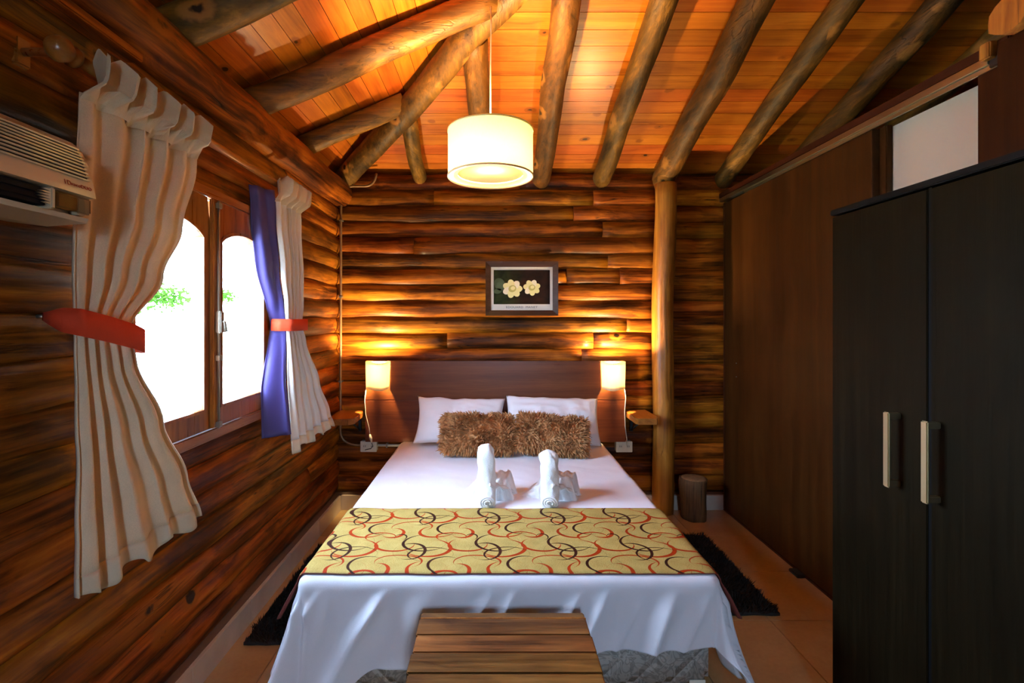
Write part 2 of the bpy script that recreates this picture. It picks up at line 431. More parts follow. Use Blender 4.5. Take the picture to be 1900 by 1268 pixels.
def grid(name, nu, nv, fn, mat, parent=None, smooth=True, uv=None, thick=0.0, close_u=False):
    vs = [fn(i / (nu - 1), j / (nv - 1)) for j in range(nv) for i in range(nu)]
    fs = [(j * nu + i, j * nu + i + 1, (j + 1) * nu + i + 1, (j + 1) * nu + i) for j in range(nv - 1) for i in range(nu - 1)]
    o = pyd(name, vs, fs, mat, parent, smooth)
    if uv:
        l = o.data.uv_layers.new(name='UVMap')
        for p in o.data.polygons:
            for li in p.loop_indices:
                vi = o.data.loops[li].vertex_index
                l.data[li].uv = uv((vi % nu) / (nu - 1), (vi // nu) / (nv - 1))
    if thick:
        sd = o.modifiers.new('thickness', 'SOLIDIFY'); sd.thickness = thick; sd.offset = 0
    return o

def lathe(name, prof, mat, parent=None, loc=(0, 0, 0), seg=32, smooth=True, arc=None):
    n = len(prof); a0, a1 = arc if arc else (0, 2 * math.pi)
    full = arc is None
    cnt = seg if full else seg + 1
    vs, fs = [], []
    for k in range(cnt):
        th = a0 + (a1 - a0) * k / seg
        for (r, z) in prof: vs.append((loc[0] + r * math.cos(th), loc[1] + r * math.sin(th), loc[2] + z))
    for k in range(seg):
        k2 = (k + 1) % cnt
        for i in range(n - 1): fs.append((k * n + i, k2 * n + i, k2 * n + i + 1, k * n + i + 1))
    return pyd(name, vs, fs, mat, parent, smooth)

def empty(name, loc=(0, 0, 0), label=None, cat=None, group=None, kind=None):
    o = bpy.data.objects.new(name, None)
    o.location = loc; o.empty_display_size = .05
    C.objects.link(o)
    return tag(o, label, cat, group, kind)

def tag(o, label=None, cat=None, group=None, kind=None):
    if label: o['label'] = label
    if cat: o['category'] = cat
    if group: o['group'] = group
    if kind: o['kind'] = kind
    return o

def under(root, *objs):
    """parent world-built meshes to an Empty while keeping their place"""
    for o in objs:
        o.parent = root
        o.matrix_parent_inverse = Matrix.Translation(-Vector(root.location))

def text(name, body, size, loc, rot, mat, parent, extrude=0.0004, sx=1.0):
    cu = bpy.data.curves.new(name, 'FONT'); cu.body = body; cu.size = size; cu.extrude = extrude
    cu.align_x = 'CENTER'; cu.align_y = 'CENTER'; cu.space_character = 1.1
    cu.materials.append(M[mat])
    o = bpy.data.objects.new(name, cu); C.objects.link(o)
    bpy.context.view_layer.update()
    me = bpy.data.meshes.new_from_object(o)
    bpy.data.objects.remove(o); bpy.data.curves.remove(cu)
    o = link(name, me, mat, parent)
    o.location = loc; o.rotation_euler = rot; o.scale = (sx, 1, 1)
    o['kind'] = 'stuff'
    return o

# ------------------------------------------------------------------ room numbers
XL, YB, ZB = -1.20, 3.75, 2.52          # eaves corner of the hip roof
SB, SL = 0.37, 0.42                     # slopes of the back and the left roof side
YR = 0.90                               # ridge
YF = 2 * YR - YB                        # front wall
XR = 3.25
hipx = lambda y: XL + SB / SL * (YB - y)
hipy = lambda x: YB - SL / SB * (x - XL)
XRIDGE = hipx(YR)
PITCH = 0.12

# floor
floor = empty('floor', kind='structure')
box('grout_bed', (XL - .1, XR, YF, YB, -0.05, -0.004), 'grout', floor, 0)
TS = 0.445
tile_me = None
for i in range(-6, 5):
    for j in range(-13, 9):
        x0, y0 = 1.30 + i * TS, 3.18 - (8 - j) * TS + TS * 7
        x1, y1 = x0 + TS, y0 + TS
        if x0 > 2.6 or y0 > 3.7 or y1 < YF or x1 < -1.2: continue
        if tile_me is None:
            bm = bmesh.new(); addbox(bm, .0015, TS - .0015, .0015, TS - .0015, -.02, 0, .0015)
            o = bmo('tile', bm, 'tile', floor); tile_me = o.data
        else:
            o = link('tile', tile_me, None, floor)
        o.location = (x0, y0, 0)

# skirtings
bl = empty('baseboard_left', kind='structure')
y = 3.61
while y > YF:
    box('tile', (-1.148, -1.13, y - TS + .002, y, 0, .108), 'skirt', bl, .0015); y -= TS
box('backing', (-1.19, -1.147, YF, 3.62, 0, .112), 'grout', bl, 0)
bb = empty('baseboard_back', kind='structure')
x = -1.13
while x < 3.0:
    box('tile', (x, x + TS - .002, 3.61, 3.628, 0, .108), 'skirt', bb, .0015); x += TS
box('backing', (-1.19, 3.2, 3.627, 3.68, 0, .112), 'grout', bb, 0)

# log walls
wl = empty('wall_left', kind='structure')
seed = 0
def lrow(y0, y1, z, r):
    global seed
    seed += 1
    timber('log', (-1.206, y0, z), (-1.206, y1, z), r, 'log_y', wl, seed, fl=.68)
for k in range(19):
    z = .17 + PITCH * k
    spans = [(YF, YB + .02)]
    for (a, b, c, d) in WIN:
        if c < z < d:
            ns = []
            for (s0, s1) in spans:
                if s0 < a and b < s1: ns += [(s0, a), (b, s1)]
                else: ns.append((s0, s1))
            spans = ns
    for (s0, s1) in spans:
        r = .0705 + R.uniform(-.003, .004)
        if s1 - s0 > 3 and R.random() < .7:
            j = R.choice([.7, 1.1, 2.75, 3.1]); lrow(s0, j, z, r); lrow(j, s1, z, r + R.uniform(-.004, .003))
        else:
            lrow(s0, s1, z, r)
# sill filling behind the logs keeps daylight out
def outer(y0, y1, z0, z1): box('outer_board', (-1.262, -1.24, y0, y1, z0, z1), 'log_y', wl, 0)
(a1, b1, c1, d1), (a2, b2, c2, d2) = WIN
outer(YF, YB + .1, 0, c1); outer(YF, YB + .1, d1, 2.62); outer(YF, a2, c1, d1); outer(b2, a1, c1, d1); outer(b1, YB + .1, c1, d1)
timber('wall_plate', (-1.165, YF, 2.352), (-1.165, YB, 2.352), .10, 'log_y', wl, 91, around=16, lump=.05)
box('cover_strip', (-1.155, -1.09, YF, 1.52, 2.215, 2.243), 'log_y', wl, .004)

wb = empty('wall_back', kind='structure')
joints = {3: [.95], 7: [.62], 9: [-.35, .75], 10: [1.0], 12: [.38], 13: [.55, .95], 14: [.86], 15: [-.6], 16: [.82], 17: [.60], 18: [-.45, .75]}
for k in range(20):
    z = .17 + PITCH * k
    xs = [-1.25] + joints.get(k, [R.uniform(-.8, 1.0)] if R.random() < .35 else []) + [1.22] + [XR]
    for x0, x1 in zip(xs[:-1], xs[1:]):
        seed += 1
        timber('log', (x0, 3.712 + R.uniform(-.004, .004), z + R.uniform(-.004, .004)), (x1, 3.712 + R.uniform(-.004, .004), z + R.uniform(-.004, .004)), .0715 + R.uniform(-.004, .004), 'log_x', wb, seed, fl=.68)
box('outer_board', (-1.3, XR, 3.757, 3.78, 0, 2.6), 'log_x', wb, 0)

wf = empty('wall_front', kind='structure')
for b in ((XL - .1, FWIN[0], 0, 2.6), (FWIN[1], XR, 0, 2.6), (FWIN[0], FWIN[1], 0, FWIN[2]), (FWIN[0], FWIN[1], FWIN[3], 2.6)):
    box('board', (b[0], b[1], YF - .06, YF, b[2], b[3]), 'log_x', wf, 0)
wf2 = tag(box('wall_far_right', (XR, XR + .05, YF, YB, 0, 3.6), 'log_y', None, 0), kind='structure')

# ceiling: boards, rafters, hips
ce = empty('ceiling', kind='structure')
NB = Vector((0, SB, 1)).normalized(); NL = Vector((-SL, 0, 1)).normalized(); NF = Vector((0, -SB, 1)).normalized()
zb = lambda y: ZB + SB * (YB - y)
zl = lambda x: ZB + SL * (x - XL)
DY = .0935
y = YB + .05; i = 0
while y > YR:
    y1 = max(y - DY + .0025, YR)
    P = [(hipx(y) , y, zb(y)), (XR, y, zb(y)), (XR, y1, zb(y1)), (hipx(y1), y1, zb(y1))]
    prism('plank', P, NB * .016, 'pine_x', ce)
    mir = [(px_, 2 * YR - py_, pz_) for (px_, py_, pz_) in P]
    prism('plank', mir[::-1], NF * .016, 'pine_x', ce)
    y -= DY; i += 1
DX = .089
x = XL - .05
while x < XRIDGE:
    x1 = min(x + DX - .0025, XRIDGE)
    P = [(x, hipy(x), zl(x)), (x1, hipy(x1), zl(x1)), (x1, 2 * YR - hipy(x1), zl(x1)), (x, 2 * YR - hipy(x), zl(x))]
    prism('plank', P, NL * .016, 'pine_y', ce)
    x += DX
# roof sheet over the boards
z0 = .03
pyd('roof_sheet', [(XL - .1, YB + .09, zb(YB + .09) + z0), (XR, YB + .09, zb(YB + .09) + z0), (XR, YR, zb(YR) + z0), (XRIDGE, YR, zb(YR) + z0), (XL - .1, 2 * YR - YB - .09, zb(YB + .09) + z0), (XR, 2 * YR - YB - .09, zb(YB + .09) + z0)],
    [(0, 1, 2, 3), (3, 2, 5, 4), (0, 3, 4)], 'blackgap', ce)
RO = .078
for i, x in enumerate([-.555, -.10, .355, .81, 1.265, 1.72, 2.175, 2.63, 3.08]):
    yt = max(hipy(x) + .04, YR)
    r = [.052, .066, .070, .068, .080, .066, .070, .068, .068][i]
    timber('rafter', (x, 3.70, zb(3.70) - .012 - r), (x + .004, yt, zb(yt) - .012 - r), r, 'raf_y', ce, 200 + i, lump=.07, taper=-.04, wob=.009)
for i, y in enumerate([2.963, 2.337, 1.743, 1.14, .55, -.05, -.65, -1.25]):
    xt = min(hipx(y), hipx(2 * YR - y)) - .03
    r = [.062, .070, .072, .068, .068, .068, .068, .068][i]
    timber('rafter', (-1.17, y, zl(-1.17) - .012 - r), (xt, y, zl(xt) - .012 - r), r, 'raf_x', ce, 230 + i, lump=.08, wob=.010)
a = (hipx(3.68), 3.68, zb(3.68) - .10); b = (XRIDGE, YR, zb(YR) - .10)
timber('hip_rafter', a, b, .076, 'raf_y', ce, 260, lump=.08, wob=.012)
timber('hip_rafter', (a[0], 2 * YR - a[1], a[2]), b, .076, 'raf_y', ce, 261)
timber('ridge_beam', (XRIDGE, YR, zb(YR) - .10), (XR, YR, zb(YR) - .10), .08, 'raf_x', ce, 262)

# ------------------------------------------------------------------ windows
def sash(root, y0, y1, z0, z1, st, name='sash'):
    """casement leaf with an arched light; hinge side irrelevant to its look"""
    gy0, gy1, gz0, gzs = y0 + st, y1 - st, z0 + .085, z1 - .165
    def outline(off):
        pts = [(gy0 - off, gz0 - off), (gy1 + off, gz0 - off), (gy1 + off, gzs + off * .4)]
        n = 16
        for k in range(1, n):
            t = k / n
            yy = gy1 + off + (gy0 - gy1 - 2 * off) * t
            rise = .052 * (math.sin(math.pi * t) ** .75)
            pts.append((yy, gzs + off + rise))
        pts.append((gy0 - off, gzs + off * .4))
        return pts
    inner = outline(0)
    def frame(inn, out, xa, xb, mat, nm):
        n = len(inn)
        vs = []
        for xx in (xa, xb):
            vs += [(xx, p[0], p[1]) for p in inn] + [(xx, p[0], p[1]) for p in out]
        fs = []
        for k in range(n):
            k2 = (k + 1) % n
            fs += [(k, k2, n + k2, n + k), (2 * n + k, 3 * n + k, 3 * n + k2, 2 * n + k2), (k, 2 * n + k, 2 * n + k2, k2), (n + k, n + k2, 3 * n + k2, 3 * n + k)]
        o = pyd(nm, vs, fs, mat, root)
        bm = bmesh.new(); bm.from_mesh(o.data); bmesh.ops.recalc_face_normals(bm, faces=bm.faces); bm.to_mesh(o.data); bm.free()
        return o
    def rect_out():
        pts = []
        for (yy, zz) in inner:
            pass
        n = 16
        pts = [(y0, z0), (y1, z0), (y1, gzs)]
        for k in range(1, n):
            t = k / n; pts.append((y1 + (y0 - y1) * t, z1))
        pts.append((y0, gzs))
        return pts
    leaf = frame(inner, rect_out(), -1.165, -1.125, 'window_wood', name)
    frame(outline(.001), outline(.013), -1.126, -1.119, 'window_wood', 'glazing_bead').parent = leaf
    # top corners of the leaf between arch and rectangle are covered by frame(); pane
    n = len(inner)
    pane = pyd('pane', [(-1.148, p[0], p[1]) for p in outline(.006)] + [(-1.144, p[0], p[1]) for p in outline(.006)],
               [tuple(range(n)), tuple(range(2 * n - 1, n - 1, -1))] + [(k, k + n, (k + 1) % n + n, (k + 1) % n) for k in range(n)], 'glass', leaf)
    return leaf

def window(name, y0, y1, z0, z1):
    w = empty(name, kind='structure')
    fw = .035
    for (nm, b, mt) in [('jamb', (-1.27, -1.128, y0, y0 + fw, z0, z1), 'window_wood'), ('jamb', (-1.27, -1.128, y1 - fw, y1, z0, z1), 'window_wood'),
                        ('head', (-1.27, -1.124, y0, y1, z1 - .01, z1 + .03), 'window_wood_y'), ('sill', (-1.30, -1.112, y0 - .015, y1 + .015, z0 - .012, z0 + .03), 'window_wood_y')]:
        box(nm, b, mt, w, .004)
    ym = (y0 + y1) / 2
    sash(w, y0 + fw, ym - .004, z0 + .032, z1 - .012, .062)
    sash(w, ym + .004, y1 - fw, z0 + .032, z1 - .012, .062)
    box('meeting_stile', (-1.126, -1.108, ym - .022, ym + .014, z0 + .034, z1 - .014), 'window_wood', w, .004)
    bolt = tube('bolt_rod', [(-1.101, ym + .004, z0 + .03), (-1.101, ym + .004, z1 - .02)], .005, 'iron', w, 8)
    box('bolt_case', (-1.108, -1.086, ym - .010, ym + .018, 1.36, 1.45), 'iron', w, .004)
    tube('bolt_handle', [(-1.088, ym + .004, 1.41), (-1.078, ym + .005, 1.405), (-1.074, ym + .006, 1.365)], [.005, .006, .008], 'iron', w, 8)
    for zz in (z0 + .035, z1 - .05, 1.25):
        box('bolt_keeper', (-1.108, -1.092, ym - .008, ym + .016, zz, zz + .022), 'iron', w, .002)
    for zz in (1.12, 1.70):
        tube('hinge', [(-1.122, y1 - fw - .002, zz), (-1.122, y1 - fw - .002, zz + .07)], .006, 'plastic', w, 8)
        tube('hinge', [(-1.122, y0 + fw + .002, zz), (-1.122, y0 + fw + .002, zz + .07)], .006, 'plastic', w, 8)
    return w
window('window_1', *WIN[0])
window('window_2', *WIN[1])

# ------------------------------------------------------------------ partition on the right with sliding door
wr = empty('wall_right', kind='structure')
box('white_panel', (1.765, 1.80, YF, 3.64, 0, 2.27), 'white_wall', wr, .002)
box('head_beam', (1.69, 1.80, 1.60, 3.66, 2.315, 2.355), 'partition_dark', wr, .004)
box('jamb', (1.70, 1.765, 1.625, 1.715, 0, 2.29), 'partition', wr, .003)
box('side_panel', (1.675, 1.765, YF, 1.625, 0, 2.335), 'partition', wr, .003)
box('top_block', (1.660, 1.689, 1.632, 1.672, 2.296, 2.352), 'post', wr, .004)
box('closing_strip', (1.735, 1.765, 2.155, 2.215, 0, 2.275), 'partition', wr, .003)
box('base_strip', (1.70, 1.765, 1.6, 3.64, 0, .012), 'partition_dark', wr, .002)
timber('purlin_end', (1.648, 1.565, 2.397), (2.3, 1.565, 2.40), .060, 'post', wr, 300, lump=.14)
t1 = empty('trim_1', kind='structure')
box('track', (1.682, 1.735, 1.66, 3.63, 2.285, 2.313), 'alu', t1, .002)
box('track_lip', (1.692, 1.698, 1.60, 3.30, 2.268, 2.284), 'alu', t1, .001)
box('end_stop', (1.684, 1.74, 1.60, 1.66, 2.27, 2.32), 'black', t1, .003)
d1 = empty('door_1', kind='structure')
box('leaf', (1.705, 1.733, 2.20, 3.60, .014, 2.272), 'partition', d1, .002)
box('edge_strip', (1.700, 1.735, 3.595, 3.612, .014, 2.272), 'partition_dark', d1, .002)
box('edge_strip', (1.700, 1.735, 2.19, 2.20, .014, 2.272), 'partition_dark', d1, .002)
for zz in (1.01, 1.105): lathe('bolt_head', [(0, -.003), (.004, -.003), (.004, .003), (0, .003)], 'iron', d1, (1.702, 3.42, zz), 10)
box('floor_guide', (1.655, 1.702, 2.66, 2.74, .0, .018), 'black', d1, .004)

# ------------------------------------------------------------------ post and stump
tag(timber('timber_post', (1.235, 3.575, 0), (1.255, 3.575, 2.405), .076, 'post', None, 310, around=18, lump=.05, wob=.008),
    'peeled orange log post standing floor to rafter right of the headboard', 'post')
st = empty('log_stump', (1.425, 3.47, 0), 'short cut log stump standing on tiles beside the dark sliding door', 'stump')
o = timber('trunk', (1.425, 3.47, 0), (1.425, 3.47, .285), .088, 'stump', None, 320, n=8, around=22, lump=.16); under(st, o)
o = lathe('cut_face', [(0, .004), (.07, .004), (.088, -.002), (.09, -.012)], 'stump_top', None, (1.425, 3.47, .287), 24); under(st, o)

# ------------------------------------------------------------------ bed
BX0, BX1, BY0, BY1, BZ = -.674, .782, 1.665, 3.565, .53
bed = empty('double_bed', (.05, 2.6, 0), 'double bed base with grey damask box spring under white bedding', 'bed')
def rbox(name, b, mat, bev):
    bm = bmesh.new(); addbox(bm, *b, 0)
    bmesh.ops.bevel(bm, geom=list(bm.edges), offset=bev, segments=3, affect='EDGES')
    return bmo(name, bm, mat, None, True)
o1 = rbox('box_spring', (BX0 + .03, BX1 - .033, BY0 + .012, BY1, .145, .335), 'damask', .025)
o2 = rbox('mattress', (BX0 + .012, BX1 - .012, BY0 + .012, BY1 - .005, .337, BZ - .012), 'sheet', .03)
under(bed, o1, o2)
for (px_, py_) in ((BX0 + .12, BY0 + .15), (BX1 - .12, BY0 + .15), (BX0 + .12, BY1 - .15), (BX1 - .12, BY1 - .15)):
    under(bed, lathe('leg', [(0, 0), (.028, 0), (.032, .15), (0, .15)], 'black', None, (px_, py_, 0), 14))
o = box('label_tag', (BX1 - .11, BX1 - .055, BY0 + .008, BY0 + .012, .150, .178), 'paper', None, .001); under(bed, o)

CR = .035
def drape(s, t, off=0.0, flare=.22, wr=1.0, grow=1.0, lin=False):
    """cloth lying on the mattress and falling over its edges; s, t are cloth coordinates"""
    ox = max(0, BX0 + CR - s, s - (BX1 - CR)); oy = max(0, BY0 + CR - t)
    sx = -1 if s < 0 else 1
    bx = min(max(s, BX0 + CR), BX1 - CR); by = max(t, BY0 + CR)
    r = math.hypot(ox, oy)
    zt = BZ + off + wr * (.004 * noise.noise(Vector((s * 4, t * 4, 3))) + .0025 * noise.noise(Vector((s * 9 + t * 3, t * 11, 9))))
    if r < 1e-6: return Vector((bx, by, zt))
    cx, cy = sx * ox / r, -oy / r
    arc = CR * math.pi / 2
    if r < arc:
        a = r / CR
        h, d = CR * math.sin(a), CR * (1 - math.cos(a))
    else:
        q = r - arc
        corner = 2 * abs(cx * cy)
        fl = flare * (1 + .7 * corner) * (1 if abs(cy) < .5 else lerp(1, .55, smooth(.75, 1, abs(cy))))
        h, d = CR + fl * q * (1 if lin else (.30 + q / .35 * .70)), CR + q * math.sqrt(max(.05, 1 - fl * fl))
        u = bx * (1 if oy > 0 else 0) + (by if ox > 0 else 0)
        ang = math.atan2(oy, ox) if (ox > 0 and oy > 0) else 0
        ph = bx * 21 + q * (9 if oy > ox else 2) + by * 15
        w = math.sin(ph + 1.6 * noise.noise(Vector((bx * 3, by * 3, q * 3)))) + .55 * math.sin(ph * 1.83 + 1.1) + (1.3 * math.sin(ang * 8 + .6) if ang else 0)
        if oy > ox:        # crisp slanting creases down the foot end
            rd_ = (1 - abs(math.sin(bx * 8.5 + q * 5.5 + 1.4 * noise.noise(Vector((bx * 2.3, 0, 4)))))) ** 3 - .25 + .8 * (1 - abs(math.sin(bx * 14 + q * 8 + 2))) ** 4
            w = w * .35 + 1.7 * rd_ * (.55 + .8 * noise.noise(Vector((bx * 3.1 + 7, q * 4, 1))))
        h = max(CR + .001, h + grow * w * .019 * min(1, q / .07) * wr)
    h += off
    return Vector((bx + cx * h, by + cy * h, zt - d))

def lerp(a, b, t): return a + (b - a) * t
def smooth(a, b, x):
    t = min(1, max(0, (x - a) / (b - a))); return t * t * (3 - 2 * t)
def sheet_fn(u, v):
    s = lerp(BX0 - .32, BX1 + .36, u)
    sc = min(max((s - BX0) / (BX1 - BX0), 0), 1)
    fr = .40 - .120 * smooth(.06, .20, sc) - .060 * smooth(.45, .80, sc) + .003 * math.sin(sc * 17)
    t = lerp(BY0 - fr, BY1, v ** 1.15)
    p = drape(s, t, .002)
    # head end rolls over the mattress
    e = max(0, t - (BY1 - .10)) / .10
    p.z -= .02 * e * e
    return p
bs = grid('bedspread', 200, 190, sheet_fn, 'sheet', None, True, None, .003)
tag(bs, 'white cotton sheet spread over the bed and hanging at the foot', 'bedspread')

RW = .165
def run_fn(u, v):
    s = lerp(BX0 - RW, BX1 + RW, u)
    t = lerp(1.694, 2.262, v)
    if s < -.45: t += .0 
    p = drape(s, t, .009, .45, 1.0, .3, True)
    p.z += .002 * noise.noise(Vector((s * 6, t * 6, 20)))
    return p
rn = grid('bed_runner', 150, 60, run_fn, 'runner', None, True, lambda u, v: (lerp(BX0 - RW, BX1 + RW, u) + 3, lerp(1.694, 2.262, v)), .004)
tag(rn, 'gold bed runner with red and brown swirls across the foot of the bed', 'bed runner')
rn.data.materials.append(M['runner_back'])
rn.modifiers[0].material_offset = 1; rn.modifiers[0].material_offset_rim = 1; rn.modifiers[0].offset = -1

# pillows
def cushion(name, w, h, t, mat, seed=0, wr=.006, pinch=.09, pw=.42, nu=44, nv=36, sag=0.0):
    vs, fs = [], []
    for side in (1, -1):
        for j in range(nv):
            for i in range(nu):
                u, v = 2 * i / (nu - 1) - 1, 2 * j / (nv - 1) - 1
                th = max(0, (1 - abs(u) ** 2.6)) ** pw * max(0, (1 - abs(v) ** 2.6)) ** pw
                x = w / 2 * u * (1 - pinch * (1 - v * v) * abs(u) ** 3 * .8)
                z = h / 2 * v * (1 - pinch * (1 - u * u) * abs(v) ** 3)
                q = Vector((u * 2.2 + seed, v * 1.8, side * 2.0))
                yy = side * (t / 2 * th) + wr * th * (noise.noise(q * 1.4) + .6 * noise.noise(q * 3.1))
                z += sag * (1 - u * u) * (v - 1) * .0 + wr * noise.noise(Vector((u * 3 + seed, 9, v))) * (1 if v > 0 else .3)
                vs.append((x, -yy, z))
    n = nu * nv
    for side in range(2):
        for j in range(nv - 1):
            for i in range(nu - 1):
                a = side * n + j * nu + i
                f = (a, a + 1, a + nu + 1, a + nu)
                fs.append(f if side == 0 else f[::-1])
    o = pyd(name, vs, fs, mat, None, True)
    bm = bmesh.new(); bm.from_mesh(o.data)
    bmesh.ops.remove_doubles(bm, verts=bm.verts, dist=.0008); bm.to_mesh(o.data); bm.free()
    for p in o.data.polygons: p.use_smooth = True
    return o
p = cushion('pillow', .63, .345, .14, 'pillow', 1, .012, .10)
p.location = (-.235, 3.425, .703); p.rotation_euler = (math.radians(-31), math.radians(1.5), 0)
tag(p, 'white pillow leaning on the headboard nearer the window', 'pillow', 'white bed pillows')
p = cushion('pillow', .66, .345, .15, 'pillow', 4, .016, .06)
p.location = (.415, 3.425, .703); p.rotation_euler = (math.radians(-31), math.radians(2), 0)
tag(p, 'white pillow leaning on the headboard nearer the log post', 'pillow', 'white bed pillows')

def fur_on(o, count, length, width, seed, lean=(0, 0, -.4)):
    """short curly tufts rooted in the mesh surface"""
    rr = random.Random(seed)
    me = o.data; me.calc_loop_triangles()
    tris = [(t, t.area) for t in me.loop_triangles if t.area > 0]
    tot = sum(a for _, a in tris)
    vs, fs = [], []
    for t, a in tris:
        nf = count * a / tot
        n = int(nf) + (1 if rr.random() < nf - int(nf) else 0)
        A, B, Cc = (me.vertices[i].co for i in t.vertices)
        for _ in range(n):
            u, v = rr.random(), rr.random()
            if u + v > 1: u, v = 1 - u, 1 - v
            p = A + (B - A) * u + (Cc - A) * v
            q = p * 14
            d = (t.normal + Vector(lean) * .8 + Vector((noise.noise(q), noise.noise(q + Vector((9, 0, 0))), noise.noise(q + Vector((0, 9, 0))))) * 1.1 + Vector((rr.uniform(-1, 1), rr.uniform(-1, 1), rr.uniform(-1, 1))) * .35).normalized()
            if d.dot(t.normal) < .15: d = (d + t.normal * (.25 - d.dot(t.normal))).normalized()
            sd = d.cross(Vector((rr.uniform(-1, 1), rr.uniform(-1, 1), rr.uniform(-1, 1)))).normalized() * width / 2
            L = length * rr.uniform(.6, 1.15)
            m1 = p + d * L * .5; e = p + (d + Vector(lean) * .5).normalized() * L
            k = len(vs)
            vs += [p - sd, p + sd, m1 + sd * .9, m1 - sd * .9, e]
            fs += [(k, k + 1, k + 2, k + 3), (k + 3, k + 2, k + 4)]
    f = pyd('fur', vs, fs, me.materials[0], o)
    f['kind'] = 'stuff'
    return f
fc = cushion('fur_cushion', .46, .245, .12, 'fur', 7, .004, .02, .36, 30, 22)
fc.location = (-.104, 3.165, .672); fc.rotation_euler = (math.radians(-36), math.radians(1), math.radians(2))
tag(fc, 'shaggy brown fur cushion in front of the window-side pillow', 'cushion', 'brown fur cushions')
fur_on(fc, 5200, .040, .0085, 1, (-.25, 0, -.25))
fc = cushion('fur_cushion', .45, .235, .12, 'fur', 8, .004, .02, .36, 30, 22)
fc.location = (.378, 3.160, .668); fc.rotation_euler = (math.radians(-36), math.radians(5), math.radians(-4))
tag(fc, 'shaggy brown fur cushion in front of the post-side pillow', 'cushion', 'brown fur cushions')
fur_on(fc, 5200, .040, .0085, 2, (.2, 0, -.35))

# towel swans
def swan(loc, rz, label, seed, hgt):
    root = empty('folded_towel', loc, label, 'towel', 'folded towels on the bed')
    root.rotation_euler.z = rz
    def body(u, v):
        th = v * math.pi
        x = lerp(-.165, .150, u)
        hp = smooth(0, .62, u) * (1 - smooth(.90, 1.0, u) * .97)
        dp = (.35 + .65 * smooth(0, .5, u)) * (1 - smooth(.93, 1.0, u) * .9) * (.02 if u == 0 else 1)
        q = Vector((u * 5 + seed, th * 1.3, seed))
        cre = abs(noise.noise(q * 1.7)) * .9 + abs(noise.noise(q * 3.9)) * .5
        pl = 1 + .05 * math.sin(u * 46 + 3 * math.sin(th * 2 + seed)) - .16 * cre
        return (x + .012 * math.sin(th * 2) * u, .05 + .080 * dp * math.cos(th) * pl, max(0, .122 * hp * math.sin(th) ** .8 * pl))
    grid('body', 90, 36, body, 'towel', root)
    def wing(u, v):          # triangular fold wrapped from the neck over the roll
        x = lerp(.01, .135, u); w_ = 1 - u
        yy = lerp(-.050, .0, u) + (v - .5) * .09 * w_ + .01 * u
        zz = lerp(.105, .030, u ** 1.3) - .05 * abs(v - .3) * w_ + .006 * math.sin(u * 17 + v * 6 + seed)
        return (x, yy - .012, zz)
    grid('fold', 24, 10, wing, 'towel', root, True, None, .007)
    n = 22; pts, rs = [], []
    path = [(0, -.13, .022), (.0, -.095, .035), (.0, -.065, .085), (-.004, -.045, .15), (-.004, -.025, hgt - .03), (-.002, .0, hgt - .012), (.0, .022, hgt - .045), (.004, .03, .13), (.0, .03, .07)]
    rad = [.030, .034, .034, .036, .037, .033, .033, .032, .034]
    def cr(P, i, t):
        p0, p1, p2, p3 = P[max(i - 1, 0)], P[i], P[i + 1], P[min(i + 2, len(P) - 1)]
        return tuple(.5 * (2 * b + (c - a) * t + (2 * a - 5 * b + 4 * c - d) * t * t + (3 * b - a - 3 * c + d) * t ** 3) for a, b, c, d in zip(p0, p1, p2, p3))
    for i in range(len(path) - 1):
        for k in range(8):
            pts.append(cr(path, i, k / 8)); rs.append(lerp(rad[i], rad[i + 1], k / 8) * (1 + .06 * noise.noise(Vector((i + k / 8, seed, 0)))))
    pts.append(path[-1]); rs.append(rad[-1])
    nk = tube('neck', pts, rs, 'towel', root, 28, True, True, (1.18, .85))
    for v in nk.data.vertices:
        q = Vector((v.co.x * 45 + seed, v.co.y * 45, v.co.z * 16))
        v.co += Vector((noise.noise(q), -abs(noise.noise(q + Vector((7, 0, 0)))), .3 * noise.noise(q * 1.5))) * .011
    for k in range(3):      # rolled layers at the towel's end
        r0 = .030 - .009 * k
        tube('rolled_edge', [(math.cos(a_) * r0 * 1.15, -.135 - .004 * k, .030 + math.sin(a_) * r0 * .85) for a_ in [x_ * .35 - .6 for x_ in range(17)]], .0042, 'towel', root, 6)
    return root
swan((-.035, 2.40, .532), math.radians(3), 'folded white towel swan with the taller neck on the sheet', 1.0, .255)
swan((.275, 2.40, .532), math.radians(-6), 'folded white towel swan with the shorter rounder neck on the sheet', 5.0, .225)

# ------------------------------------------------------------------ headboard, sconces, shelves, outlets, conduit, picture
hb = empty('headboard', (.012, 3.60, 0), 'wide reddish brown veneer headboard behind the pillows', 'headboard')
under(hb, box('upper_panel', (-.94, .965, 3.572, 3.612, .822, 1.107), 'headboard', None, .003),
      box('lower_panel', (-.94, .965, 3.566, 3.612, .515, .818), 'headboard', None, .003),
      box('joint_line', (-.937, .962, 3.576, 3.612, .817, .823), 'headboard', None, 0),
      box('wall_batten', (-.80, .82, 3.612, 3.665, .95, 1.02), 'headboard', None, 0))

